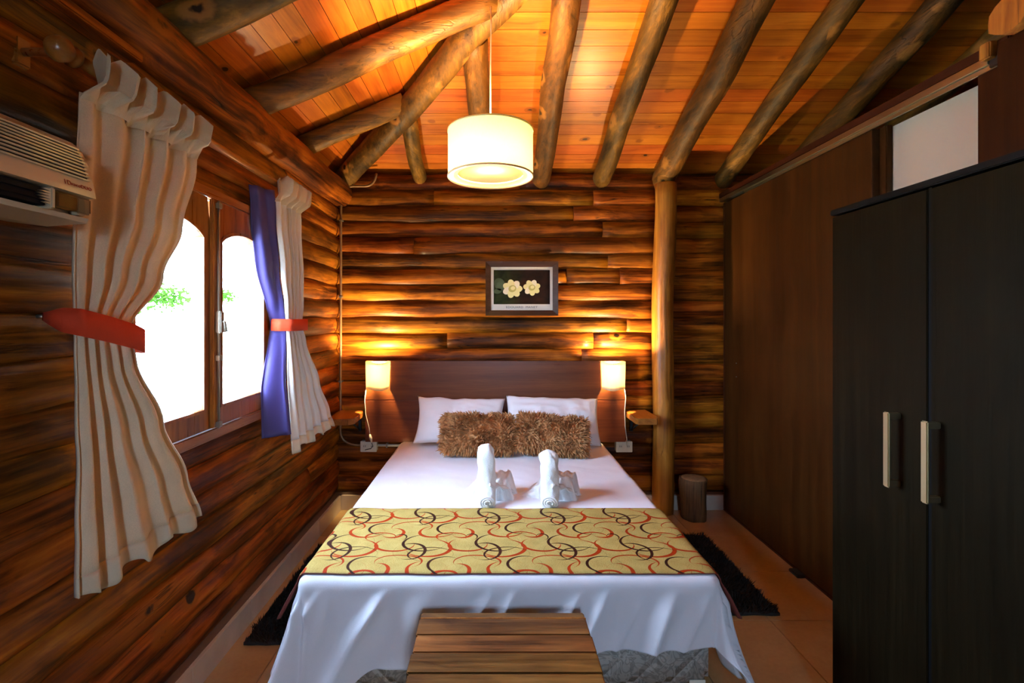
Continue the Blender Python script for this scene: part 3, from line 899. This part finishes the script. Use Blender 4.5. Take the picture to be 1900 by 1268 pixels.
def sconce(xc, label, side):
    root = empty('wall_sconce', (xc, 3.572, .985), label, 'wall lamp', 'bedside wall sconces')
    r = .083
    def sh(u, v):
        th = math.pi + math.pi * u
        zz = .903 + .006 * math.sin(u * 9 + side) + v * .200
        tp = 1 + .05 * v
        return (xc + r * tp * math.cos(th), 3.569 + .075 * tp * math.sin(th), zz)
    shd = grid('shade', 28, 8, sh, 'sconce', None, True, None, .0015); under(root, shd)
    tube('rim_wire', [(xc + (r - .002) * 1.05 * math.cos(math.pi + math.pi * k / 16), 3.567 + .073 * 1.05 * math.sin(math.pi + math.pi * k / 16), 1.095 - .006 * math.sin(math.pi * k / 16)) for k in range(17)], .0012, 'black', shd, 6)
    under(root, box('back_plate', (xc - .03, xc + .03, 3.564, 3.572, .93, .98), 'plastic', None, .002))
    under(root, lathe('lamp_holder', [(0, 0), (.014, 0), (.014, .04), (0, .04)], 'plastic', None, (xc, 3.535, .94), 14))
    under(root, lathe('bulb', [(0, 0), (.010, .003), (.018, .020), (.019, .030), (.012, .044), (0, .05)], 'bulb', None, (xc, 3.535, .980), 16))
    if side < 0:
        pts = [(xc - .086, 3.568, .905), (xc - .092, 3.556, .82), (xc - .085, 3.556, .72), (xc - .06, 3.556, .62), (xc - .052, 3.556, .555)]
        under(root, tube('cable', pts, .0028, 'cable', None, 6))
        under(root, tube('inline_switch', [(xc - .053, 3.552, .575), (xc - .048, 3.552, .55), (xc - .040, 3.552, .515)], [.006, .011, .006], 'cable', None, 10))
        under(root, tube('plug_lead', [(xc - .042, 3.556, .51), (xc - .035, 3.565, .487), (xc - .05, 3.57, .465), (xc - .095, 3.575, .455)], .0022, 'cord', None, 6))
    else:
        pts = [(xc + .083, 3.568, .905), (xc + .088, 3.556, .84), (xc + .080, 3.556, .74), (xc + .084, 3.556, .63), (xc + .098, 3.565, .54), (xc + .11, 3.60, .48)]
        under(root, tube('cable', pts, .0028, 'cable', None, 6))
    l = bpy.data.lights.new('sconce_bulb', 'POINT'); l.energy = SCONCE_W; l.color = SCW; l.shadow_soft_size = .02
    lo = bpy.data.objects.new('sconce_light', l); C.objects.link(lo); lo.location = (xc, 3.520, 1.072); under(root, lo)
sconce(-.848, 'glowing paper half-drum wall sconce at the window end of the headboard', -1)
sconce(.875, 'glowing paper half-drum wall sconce at the post end of the headboard', 1)

def shelf(pts, z, label, bx_):
    cx = sum(p_[0] for p_ in pts) / len(pts)
    root = empty('wall_shelf', (cx, 3.66, z - .04), label, 'shelf', 'small bedside wall shelves')
    bm = bmesh.new()
    vs = [bm.verts.new((a_, b_, z - .042)) for a_, b_ in pts]
    f = bm.faces.new(vs)
    e = bmesh.ops.extrude_face_region(bm, geom=[f])
    bmesh.ops.translate(bm, vec=(0, 0, .042), verts=[v for v in e['geom'] if isinstance(v, bmesh.types.BMVert)])
    bmesh.ops.bevel(bm, geom=list(bm.edges), offset=.004, segments=2, affect='EDGES')
    under(root, bmo('board', bm, 'shelf', None))
    under(root, box('bracket_arm', (bx_ - .010, bx_ + .010, 3.42, 3.66, z - .056, z - .043), 'black', None, .002))
    under(root, box('bracket_plate', (bx_ - .010, bx_ + .010, 3.640, 3.664, z - .16, z - .043), 'black', None, .002))
    under(root, tube('bracket_brace', [(bx_, 3.45, z - .056), (bx_, 3.645, z - .15)], .006, 'black', None, 8))
shelf([(-1.155, 3.665), (-.962, 3.665), (-.952, 3.345), (-.99, 3.305), (-1.10, 3.305), (-1.135, 3.35)], .735, 'small wooden wall shelf in the corner below the window-side sconce', -1.0)
shelf([(.972, 3.665), (1.14, 3.665), (1.145, 3.40), (1.115, 3.325), (.985, 3.325), (.972, 3.36)], .735, 'small wooden wall shelf between the headboard and the log post', 1.03)

def outlet(xc, zc, label):
    root = empty('power_outlet', (xc, 3.66, zc), label, 'outlet', 'white power outlets')
    under(root, box('box', (xc - .058, xc + .058, 3.612, 3.66, zc - .038, zc + .038), 'plastic', None, .004))
    under(root, box('face_plate', (xc - .06, xc + .06, 3.602, 3.613, zc - .040, zc + .040), 'plastic', None, .003))
    for dx in (-.028, .028):
        sk = box('socket', (xc + dx - .016, xc + dx + .016, 3.599, 3.603, zc - .02, zc + .02), 'plastic', None, .001); under(root, sk)
        for s in (-1, 1):
            box('pin_slot', (xc + dx + s * .006 - .0015, xc + dx + s * .006 + .0015, 3.598, 3.6, zc - .002, zc + .01), 'black', sk, 0)
outlet(-.925, .472, 'white twin power outlet below the window-side shelf')
outlet(.965, .470, 'white twin power outlet below the post-side wall sconce')

cd = empty('electrical_conduit', (-1.13, 3.61, .47), 'copper-coloured conduit pipe running up the log wall corner', 'conduit pipe')
def bend(p, c_, q, n=7):
    return [tuple((1 - t) ** 2 * a_ + 2 * t * (1 - t) * b_ + t * t * d_ for a_, b_, d_ in zip(p, c_, q)) for t in [k / n for k in range(n + 1)]]
pts = bend((-.99, .0, .475), (-1.14, 0, .475), (-1.14, 0, .58)) + [(-1.14, 0, 1.3), (-1.138, 0, 1.7), (-1.138, 0, 2.28)] + bend((-1.138, 0, 2.30), (-1.138, 0, 2.40), (-1.05, 0, 2.405)) + bend((-.96, 0, 2.405), (-.885, 0, 2.405), (-.873, 0, 2.50))
under(cd, tube('pipe', [(a_, 3.632, c_) for a_, b_, c_ in pts], .0095, 'pipe', None, 10))
under(cd, tube('pipe', [(-.865, 3.632, .475), (-.64, 3.632, .472)], .0095, 'plastic', None, 10))
for (x_, z_) in ((-1.14, 1.58), (-1.14, .95), (-1.138, 2.15)):
    under(cd, box('clip', (x_ - .013, x_ + .013, 3.618, 3.66, z_ - .007, z_ + .007), 'iron', None, .002))
under(cd, box('clip', (-.80, -.788, 3.618, 3.66, .458, .492), 'iron', None, .002))

pf = empty('framed_print', (.21, 3.655, 1.64), 'dark wood framed flower print hanging on the log wall', 'picture')
X0, X1, Z0, Z1, YP = -.060, .478, 1.440, 1.842, 3.61
fwid = .040
def bar(name, a_, b_, c_, d_):     # mitred moulding piece from four corner points (x, z)
    vs = [(p_[0], YP + .045, p_[1]) for p_ in (a_, b_, c_, d_)] + [(p_[0], YP + (0 if i_ < 2 else .012), p_[1]) for i_, p_ in enumerate((a_, b_, c_, d_))]
    o_ = pyd(name, vs, [(0, 1, 2, 3), (7, 6, 5, 4), (0, 4, 5, 1), (1, 5, 6, 2), (2, 6, 7, 3), (3, 7, 4, 0)], 'frame_wood', None)
    bm = bmesh.new(); bm.from_mesh(o_.data); bmesh.ops.recalc_face_normals(bm, faces=bm.faces); bm.to_mesh(o_.data); bm.free()
    under(pf, o_)
i0, i1, j0, j1 = X0 + fwid, X1 - fwid, Z0 + fwid, Z1 - fwid
bar('frame_side', (X0, Z1), (X1, Z1), (i1, j1), (i0, j1)); bar('frame_side', (X1, Z1), (X1, Z0), (i1, j0), (i1, j1))
bar('frame_side', (X1, Z0), (X0, Z0), (i0, j0), (i1, j0)); bar('frame_side', (X0, Z0), (X0, Z1), (i0, j1), (i0, j0))
under(pf, box('back_board', (X0 + .01, X1 - .01, YP + .03, YP + .045, Z0 + .01, Z1 - .01), 'frame_wood', None, 0))
under(pf, box('mount', (i0 - .004, i1 + .004, YP + .020, YP + .030, j0 - .004, j1 + .004), 'paper', None, 0))
k0, k1, l0, l1 = i0 + .020, i1 - .020, j0 + .045, j1 - .022
pr = box('print', (k0, k1, YP + .0190, YP + .0202, l0, l1), 'print', None, 0); under(pf, pr)
def blot(cx_, cz_, a_, b_, rot, mat, dy=0.0):
    n = 14
    vs = []
    for k in range(n):
        t = 2 * math.pi * k / n
        xx, zz = a_ * math.cos(t), b_ * math.sin(t)
        vs.append((cx_ + xx * math.cos(rot) - zz * math.sin(rot), YP + .0186 - dy, cz_ + xx * math.sin(rot) + zz * math.cos(rot)))
    o_ = pyd('printed_petal', vs, [tuple(range(n))[::-1]], mat, None); under(pf, o_)
pcx, pcz = (k0 + k1) / 2, (l0 + l1) / 2
blot(k0 + .045, pcz + .02, .040, .05, .5, 'leafprint'); blot(k0 + .03, pcz - .03, .03, .02, .2, 'leafprint')
for fi, (fx, fz, rr_) in enumerate(((pcx - .070, pcz - .012, .072), (pcx + .075, pcz - .004, .062))):
    for k in range(7):
        t = 2 * math.pi * k / 7 + fi * .3
        blot(fx + rr_ * .55 * math.cos(t), fz + rr_ * .48 * math.sin(t), rr_ * .50, rr_ * .36, t, ('petal', 'petal3', 'petal')[k % 3], .0001 * k)
    blot(fx, fz, rr_ * .42, rr_ * .36, .3, 'petal2', .0009)
    blot(fx + .004, fz + .004, rr_ * .24, rr_ * .2, .3, 'petal', .0011)
tx = text('lettering', 'EDOUARD  MANET', .022, (pcx, YP + .0195, (j0 + l0) / 2), (math.pi / 2, 0, 0), 'ink', None, .0002, 1.15); under(pf, tx)

# ------------------------------------------------------------------ pendant lamp
PX_, PY_, PZ0, PZ1 = -.015, 2.29, 2.083, 2.297
pl = empty('pendant_lamp', (PX_, PY_, PZ0), 'lit cream drum pendant lamp hanging over the bed', 'pendant lamp')
rd = .199
ztop = min(zb(PY_), zl(PX_)) - .05
psh = lathe('shade', [(rd, PZ0), (rd, PZ1)], 'shade', None, (PX_, PY_, 0), 64); under(pl, psh)
lathe('shade_trim', [(rd + .0005, PZ1 - .006), (rd + .003, PZ1 - .006), (rd + .003, PZ1 + .002), (rd - .002, PZ1 + .002)], 'shade', psh, (PX_, PY_, 0), 64)
lathe('shade_trim', [(rd - .002, PZ0 - .002), (rd + .003, PZ0 - .002), (rd + .003, PZ0 + .005), (rd + .0005, PZ0 + .005)], 'curtain', psh, (PX_, PY_, 0), 64)
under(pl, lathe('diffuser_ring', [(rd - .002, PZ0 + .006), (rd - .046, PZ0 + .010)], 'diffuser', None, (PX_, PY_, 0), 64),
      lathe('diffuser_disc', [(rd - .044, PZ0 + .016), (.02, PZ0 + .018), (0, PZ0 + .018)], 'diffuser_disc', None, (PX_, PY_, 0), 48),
      tube('hanging_cord', [(PX_, PY_, PZ0 + .16), (PX_, PY_, 2.6), (PX_ + .003, PY_, 2.8), (PX_, PY_, ztop + .04)], .0035, 'cable', None, 6),
      lathe('lamp_holder', [(0, .06), (.018, .06), (.02, 0), (0, 0)], 'plastic', None, (PX_, PY_, PZ0 + .10), 16),
      lathe('ceiling_hook', [(0, .04), (.022, .035), (.03, 0), (0, 0)], 'iron', None, (PX_, PY_, ztop), 16),
      lathe('bulb', [(0, 0), (.014, .006), (.026, .03), (.022, .048), (.012, .062), (0, .066)], 'bulb', None, (PX_, PY_, PZ0 + .036), 20))
for k in range(3):
    t = 2 * math.pi * k / 3 + .4
    under(pl, tube('spider_arm', [(PX_ + .018 * math.cos(t), PY_ + .018 * math.sin(t), PZ0 + .16), (PX_ + (rd - .001) * math.cos(t), PY_ + (rd - .001) * math.sin(t), PZ1 - .012)], .0018, 'iron', None, 6))
l = bpy.data.lights.new('pendant_bulb', 'POINT'); l.energy = PENDANT_W; l.color = WARM; l.shadow_soft_size = .03
lo = bpy.data.objects.new('pendant_light', l); C.objects.link(lo); lo.location = (PX_, PY_ - .042, PZ0 + .058); under(pl, lo)

# ------------------------------------------------------------------ curtains
RX, RZ = -1.062, 2.080
cr_ = empty('curtain_rod', (RX, 2.0, RZ), 'varnished wooden curtain rod above the window', 'curtain rod')
under(cr_, tube('rod', [(RX, 1.22, RZ), (RX, 2.68, RZ)], .0155, 'rod_wood', None, 14))
for (yy, s) in ((1.22, -1), (2.68, 1)):
    prof = [(.0, -.055), (.018, -.052), (.030, -.036), (.032, -.022), (.022, -.006), (.020, .002), (.026, .006), (.026, .016), (.0155, .02)]
    kn = tube('finial', [(RX, yy - s * z_, RZ) for r_, z_ in prof], [max(.002, r_) for r_, z_ in prof], 'rod_wood', None, 18); under(cr_, kn)
for yy in (1.20, 2.66):
    under(cr_, tube('bracket', [(-1.165, yy, RZ - .005), (RX, yy, RZ - .005)], .010, 'rod_wood', None, 10))
    under(cr_, box('bracket_foot', (-1.175, -1.155, yy - .02, yy + .02, RZ - .04, RZ + .03), 'rod_wood', None, .004))

def interp(tab, z):
    for (z0_, a_, b_), (z1_, c_, d_) in zip(tab[:-1], tab[1:]):
        if z0_ >= z >= z1_:
            t = (z0_ - z) / (z0_ - z1_); t = t * t * (3 - 2 * t)
            return lerp(a_, c_, t), lerp(b_, d_, t)
    return tab[-1][1:]
def curtain(name, tab, mat, label, folds, seed, ztop_, zbot, xoff, tie, hemmat):
    root = empty(name, (xoff, (tab[0][1] + tab[0][2]) / 2, zbot), label, 'curtain', 'tied-back window curtains')
    ztie = tie[0]
    def pos(u, z, dx=0.0):
        a_, b_ = interp(tab, z)
        k = min(1, abs(z - ztie) / .28)
        amp = lerp(.013, .022, k)
        uw = u + .075 * noise.noise(Vector((u * 3.3 + seed, z * .9, 0))) * (1 if 0 < u < 1 else 0)
        ph = uw * folds * 2 * math.pi
        w = math.sin(ph) + .18 * math.sin(2 * ph + .7 + seed) + .45 * noise.noise(Vector((u * 7, z * 2.5, seed)))
        flare_ = .0 if z > ztie else .05 * (ztie - z) / .6
        yy = a_ + (b_ - a_) * (u + .35 / folds / 2 * math.cos(ph + .6) * (1 - abs(2 * u - 1)))
        zz = z + (.012 * math.sin(ph) if z > ztop_ - .05 else 0)
        return Vector((xoff + amp * w * .62 + flare_ + dx, yy, zz))
    nz = 60
    under(root, grid('drape', 150, nz, lambda u, v: pos(u, lerp(zbot + .055, ztop_ - .10, v)), mat, None, True, None, .003))
    under(root, grid('bottom_hem', 150, 5, lambda u, v: pos(u, lerp(zbot + .012 * math.sin(u * 19 + seed), zbot + .057, v), .001), hemmat, None, True, None, .004))
    # stiff pinch-pleated heading folded over the rod
    def head(u, v):
        z = lerp(ztop_ - .115, ztop_ + .012, v)
        a_, b_ = interp(tab, ztop_ - .1)
        ph = u * (folds + .5) * 2 * math.pi + seed
        tri = 2 / math.pi * math.asin(math.sin(ph)); tri2 = 2 / math.pi * math.asin(math.sin(2 * ph + 1))
        base = pos(u, ztop_ - .115).x
        xf = -1.006 + .022 * tri + .016 * v * tri
        k = smooth(0, .45, v)
        return Vector((lerp(base, xf, k), lerp(a_, b_, u) + .016 * v * math.cos(ph * .5 + seed), z + v * (.018 * tri2 - .012)))
    under(root, grid('heading', 120, 9, head, hemmat, None, False, None, .004))
    return root, pos

CT1 = [(2.10, 1.245, 1.725), (1.95, 1.235, 1.715), (1.72, 1.222, 1.645), (1.55, 1.218, 1.55), (1.385, 1.225, 1.405), (1.30, 1.220, 1.42), (1.10, 1.205, 1.515), (.90, 1.185, 1.61), (.74, 1.172, 1.665)]
c1, pos1 = curtain('curtain', CT1, 'curtain', 'beige pleated curtain hanging beside the air conditioner', 5, 1.3, 2.095, .735, -1.050, (1.385,), 'hem')
# tie band: sloping felt strip around the gather and hooked to the wall
def band(name, pts, hw, mat, parent, th=.004):
    """strip through pts with half-width hw, standing in Z and tilted along its run"""
    n = len(pts)
    def fn(u, v):
        f = u * (n - 1); i = min(int(f), n - 2); t = f - i
        p0, p1 = Vector(pts[i]), Vector(pts[i + 1])
        p = p0.lerp(p1, t)
        h = hw if not isinstance(hw, list) else lerp(hw[i], hw[i + 1], t)
        return p + Vector((0, 0, lerp(-h, h, v)))
    o_ = grid(name, n * 4, 3, fn, mat, None, True, None, th); under(parent, o_)
tb = [(-1.150, 1.245, 1.425), (-1.085, 1.195, 1.420), (-1.052, 1.190, 1.416), (-1.020, 1.205, 1.410), (-1.002, 1.27, 1.392), (-.998, 1.36, 1.368), (-1.006, 1.405, 1.354), (-1.03, 1.430, 1.352), (-1.075, 1.430, 1.354), (-1.11, 1.36, 1.38)]
band('tieback', tb, [.010, .018, .030, .034, .034, .034, .034, .034, .033, .030], 'orange', c1)
under(c1, tube('tieback_hook', [(-1.17, 1.25, 1.425), (-1.152, 1.25, 1.425)], .005, 'iron', None, 8))

CT2 = [(2.10, 2.315, 2.635), (1.90, 2.35, 2.645), (1.65, 2.40, 2.675), (1.48, 2.44, 2.675), (1.385, 2.455, 2.655), (1.30, 2.45, 2.70), (1.05, 2.425, 2.86), (.85, 2.42, 2.99), (.74, 2.42, 3.05)]
c2, pos2 = curtain('curtain', CT2, 'curtain2', 'cream curtain with violet lining tied back near the corner', 5, 4.1, 2.095, .755, -1.045, (1.385,), 'hem')
# violet lining showing at the leading edge
def lin(u, v):
    z = lerp(.845, 2.03, v)
    a_, b_ = interp(CT2, z)
    k = min(1, abs(z - 1.385) / .3)
    q = pos2(0.0, z)
    y0 = a_ - lerp(.025, .115 if z > 1.385 else .10, k) * (1 if z < 1.9 else 1)
    x0 = -1.112
    return Vector((lerp(x0, q.x - .002, u) + .010 * math.sin(u * 7 + z * 3) * k, lerp(y0, q.y + .004, u) + .008 * math.sin(u * 11 + 1) * k, z))
under(c2, grid('lining', 24, 50, lin, 'lining', None, True, None, .002))
tb2 = [(-1.150, 2.60, 1.388), (-1.118, 2.47, 1.388), (-1.108, 2.425, 1.388), (-1.065, 2.418, 1.387), (-1.012, 2.45, 1.386), (-.998, 2.53, 1.386), (-1.0, 2.62, 1.386), (-1.02, 2.672, 1.386), (-1.07, 2.69, 1.386), (-1.13, 2.66, 1.387)]
band('tieback', tb2, .030, 'orange', c2)

# ------------------------------------------------------------------ air conditioner
AY0, AY1 = .36, 1.158
ac = empty('air_conditioner', (-1.06, .76, 1.66), 'ivory wall air conditioner with ribbed front left of the curtain', 'air conditioner')
prof = [(-1.155, 1.838), (-1.03, 1.842), (-1.000, 1.836), (-.978, 1.815), (-.962, 1.780), (-.952, 1.742), (-.946, 1.715), (-.944, 1.703)]
lowp = [(-.975, 1.702), (-.985, 1.66), (-.962, 1.656), (-.966, 1.645), (-1.06, 1.638), (-1.155, 1.650)]
P = prof + lowp
n = len(P)
def acbody(name, y0, y1, P, mat):
    n = len(P)
    vs = [(p_[0], y0, p_[1]) for p_ in P] + [(p_[0], y1, p_[1]) for p_ in P]
    fs = [tuple(range(n))[::-1], tuple(range(n, 2 * n))] + [(k, (k + 1) % n, (k + 1) % n + n, k + n) for k in range(n)]
    o_ = pyd(name, vs, fs, mat, None)
    bm = bmesh.new(); bm.from_mesh(o_.data); bmesh.ops.recalc_face_normals(bm, faces=bm.faces); bm.to_mesh(o_.data); bm.free()
    return o_
under(ac, acbody('housing', AY0, AY1, P, 'ac'))
# ribs over the intake: thin bars standing proud of the sloping front
def fpoint(s):      # point along the front profile between its curved top and the logo strip
    seg = prof[3:6]
    L = [math.dist(seg[i], seg[i + 1]) for i in range(2)]
    d = s * sum(L)
    i = 0 if d < L[0] else 1
    t = (d - (0 if i == 0 else L[0])) / L[i]
    return lerp(seg[i][0], seg[i + 1][0], t), lerp(seg[i][1], seg[i + 1][1], t)
for k in range(10):
    x_, z_ = fpoint(k / 9)
    under(ac, box('intake_rib', (x_ - .004, x_ + .0055, AY0 + .01, AY1 - .012, z_ - .0019, z_ + .0019), 'ac', None, .001))
for k in range(9):
    x_, z_ = fpoint((k + .5) / 9)
    under(ac, box('intake_gap', (x_ - .004, x_ + .0012, AY0 + .012, AY1 - .016, z_ - .0016, z_ + .0016), 'ac_dark', None, 0))
under(ac, box('outlet_cavity', (-.984, -.956, AY0 + .05, 1.040, 1.661, 1.6985), 'ac_dark', None, .001))
for k in range(2):
    zz = 1.672 + k * .014
    under(ac, box('louvre', (-.958, -.951, AY0 + .05, 1.036, zz - .0015, zz + .0015), 'ac_dark', None, .0005))
for k in range(6):
    t = (k + .5) / 6
    y_ = 1.040 - .016 * (1 - (2 * t - 1) ** 2)
    under(ac, prism('comb_tooth', [(-.955, 1.046, 1.664 + t * .034 - .003), (-.955, y_ - .008, 1.664 + t * .034), (-.955, 1.046, 1.664 + t * .034 + .003)], (.006, 0, 0), 'ac', None))
under(ac, box('outlet_cheek', (-.985, -.947, 1.044, 1.056, 1.656, 1.702), 'ac', None, .003))
under(ac, box('display_panel', (-.985, -.962, 1.058, 1.128, 1.668, 1.698), 'ac_dark', None, .001))
under(ac, box('display_side', (-.985, -.962, 1.129, 1.150, 1.660, 1.699), 'ac', None, .002))
under(ac, box('display_cover', (-.960, -.9465, 1.058, 1.150, 1.662, 1.700), 'cover', None, .004))
under(ac, box('highlight_moulding', (-.950, -.9462, AY0 + .06, 1.00, 1.706, 1.713), 'ac', None, .001))
# logo: red emblem and word on the strip above the display
rotl = (math.pi / 2 - .25, 0, math.pi / 2)
tl = text('lettering', 'nacoDUO', .0115, (-.9470, 1.121, 1.7225), rotl, 'logo_red', None, .0006, 1.1); under(ac, tl)
tl = text('emblem', '1D', .015, (-.9470, 1.084, 1.7225), rotl, 'logo_red', None, .0006, 1.0); under(ac, tl)

# ------------------------------------------------------------------ bench
bx0, bx1 = -.235, .297
bn = empty('wooden_bench', (.03, 1.38, 0), 'brown slatted wooden bench standing at the foot of the bed', 'bench')
ys = [1.598, 1.562, 1.478, 1.400, 1.318, 1.235, 1.155]
for k in range(6):
    dz = 0.0 if k else -.004
    o = box('board', (bx0 + R.uniform(-.003, .003), bx1 + R.uniform(-.003, .003), ys[k + 1] + .0022, ys[k], .437 + dz, .460 + dz), 'bench', None, .0035); under(bn, o)
under(bn, box('raw_edge', (bx0 + .002, bx1 - .002, 1.5615, 1.5655, .438, .4595), 'post', None, .001))
for xx in (bx0 + .03, bx1 - .03):
    under(bn, box('side_rail', (xx - .018, xx + .018, 1.17, 1.59, .36, .437), 'bench', None, .004))
    for yy in (1.20, 1.56):
        under(bn, box('leg', (xx - .022, xx + .022, yy - .022, yy + .022, 0, .40), 'bench', None, .004))
for yy in (1.19, 1.575):
    under(bn, box('apron', (bx0 + .05, bx1 - .05, yy - .010, yy + .010, .34, .437), 'bench', None, .003))
under(bn, box('stretcher', (bx0 + .03, bx1 - .03, 1.37, 1.41, .12, .15), 'bench', None, .003))

# ------------------------------------------------------------------ rugs
def rug(b, label, seed):
    x0, x1, y0, y1 = b
    def f(u, v):
        return (lerp(x0, x1, u) + .008 * noise.noise(Vector((u * 9, v * 9, seed))), lerp(y0, y1, v) + .010 * noise.noise(Vector((u * 9, v * 9, seed + 5))), .008)
    o_ = grid('shag_rug', 30, 40, f, 'rug', None, True, None, .012)
    tag(o_, label, 'rug', 'black bedside rugs')
    fur_on(o_, 15000, .034, .004, seed, (.15, -.2, 0))
rug((-1.085, -.52, 2.115, 3.02), 'black shaggy rug on the window side of the bed', 3)
rug((.66, 1.365, 2.325, 3.165), 'black shaggy rug between the bed and the dark sliding door', 4)

# ------------------------------------------------------------------ wardrobe
WX0, WX1, WY0, WY1, WZ = 1.19, 1.672, .955, 1.714, 1.800
wd = empty('wardrobe', (1.43, 1.33, 0), 'tall dark wenge two-door wardrobe with brass bar handles', 'wardrobe')
under(wd, box('carcass', (WX0 + .024, WX1, WY0 + .004, WY1 - .004, .07, WZ - .022), 'wardrobe', None, .002),
      box('plinth', (WX0 + .05, WX1 - .02, WY0 + .015, WY1 - .015, 0, .07), 'blackgap', None, .002),
      box('top_board', (WX0 - .004, WX1, WY0 - .006, WY1 + .006, WZ - .020, WZ), 'blackgap', None, .003))
ymid = 1.334
for (y0, y1, hy) in ((ymid + .006, WY1, 1.432), (WY0, ymid - .006, 1.305)):
    d_ = box('door', (WX0, WX0 + .020, y0, y1, .072, WZ - .026), 'wardrobe', None, .002); under(wd, d_)
    bm = bmesh.new()
    addbox(bm, WX0 - .040, WX0 - .030, hy - .011, hy + .011, .925, 1.145, .003)
    addbox(bm, WX0 - .034, WX0 + .001, hy - .008, hy + .008, 1.125, 1.143, .002)
    addbox(bm, WX0 - .034, WX0 + .001, hy - .008, hy + .008, .927, .945, .002)
    hd = bmo('handle', bm, 'brass', None); hd.parent = d_; hd['label'] = 'brushed brass bar handle'
under(wd, box('door_gap', (WX0 + .004, WX0 + .022, ymid - .0055, ymid + .0055, .075, WZ - .022), 'blackgap', None, 0))

# ------------------------------------------------------------------ garden outside the window
gr = box('ground', (-60, 60, -60, 60, -.35, -.30), 'ground', None, 0); tag(gr, kind='structure')
def shrub(loc, r, h, n, label, seed):
    rr = random.Random(seed)
    root = empty('garden_shrub', loc, label, 'shrub', 'sunlit shrubs outside the window')
    vs, fs = [], []
    for _ in range(n):
        p_ = Vector((rr.gauss(0, r * .5), rr.gauss(0, r * .5), h + rr.gauss(0, r * .22)))
        d_ = Vector((rr.uniform(-1, 1), rr.uniform(-1, 1), rr.uniform(-.6, .6))).normalized()
        s_ = d_.cross(Vector((rr.uniform(-1, 1), rr.uniform(-1, 1), 1))).normalized()
        L = rr.uniform(.05, .10); k = len(vs)
        nrm = d_.cross(s_) * .012
        vs += [p_, p_ + d_ * L * .5 + s_ * L * .34 + nrm, p_ + d_ * L, p_ + d_ * L * .5 - s_ * L * .34 + nrm]
        fs += [(k, k + 1, k + 2), (k, k + 2, k + 3)]
    f_ = pyd('foliage', vs, fs, 'leaf', root); f_['kind'] = 'stuff'
    for k in range(4):
        t = k * 1.7
        tube('stem', [(0.03 * math.cos(t), .03 * math.sin(t), 0), (r * .3 * math.cos(t), r * .3 * math.sin(t), h * .6), (r * .4 * math.cos(t), r * .4 * math.sin(t), h)], [.012, .009, .004], 'stem', root, 6)
shrub((-4.6, 6.75, -.30), .34, 2.02, 420, 'bright green leafy shrub seen through the left window leaf', 21)
shrub((-4.6, 8.15, -.30), .26, 2.10, 300, 'bright green leafy shrub seen through the right window leaf', 22)
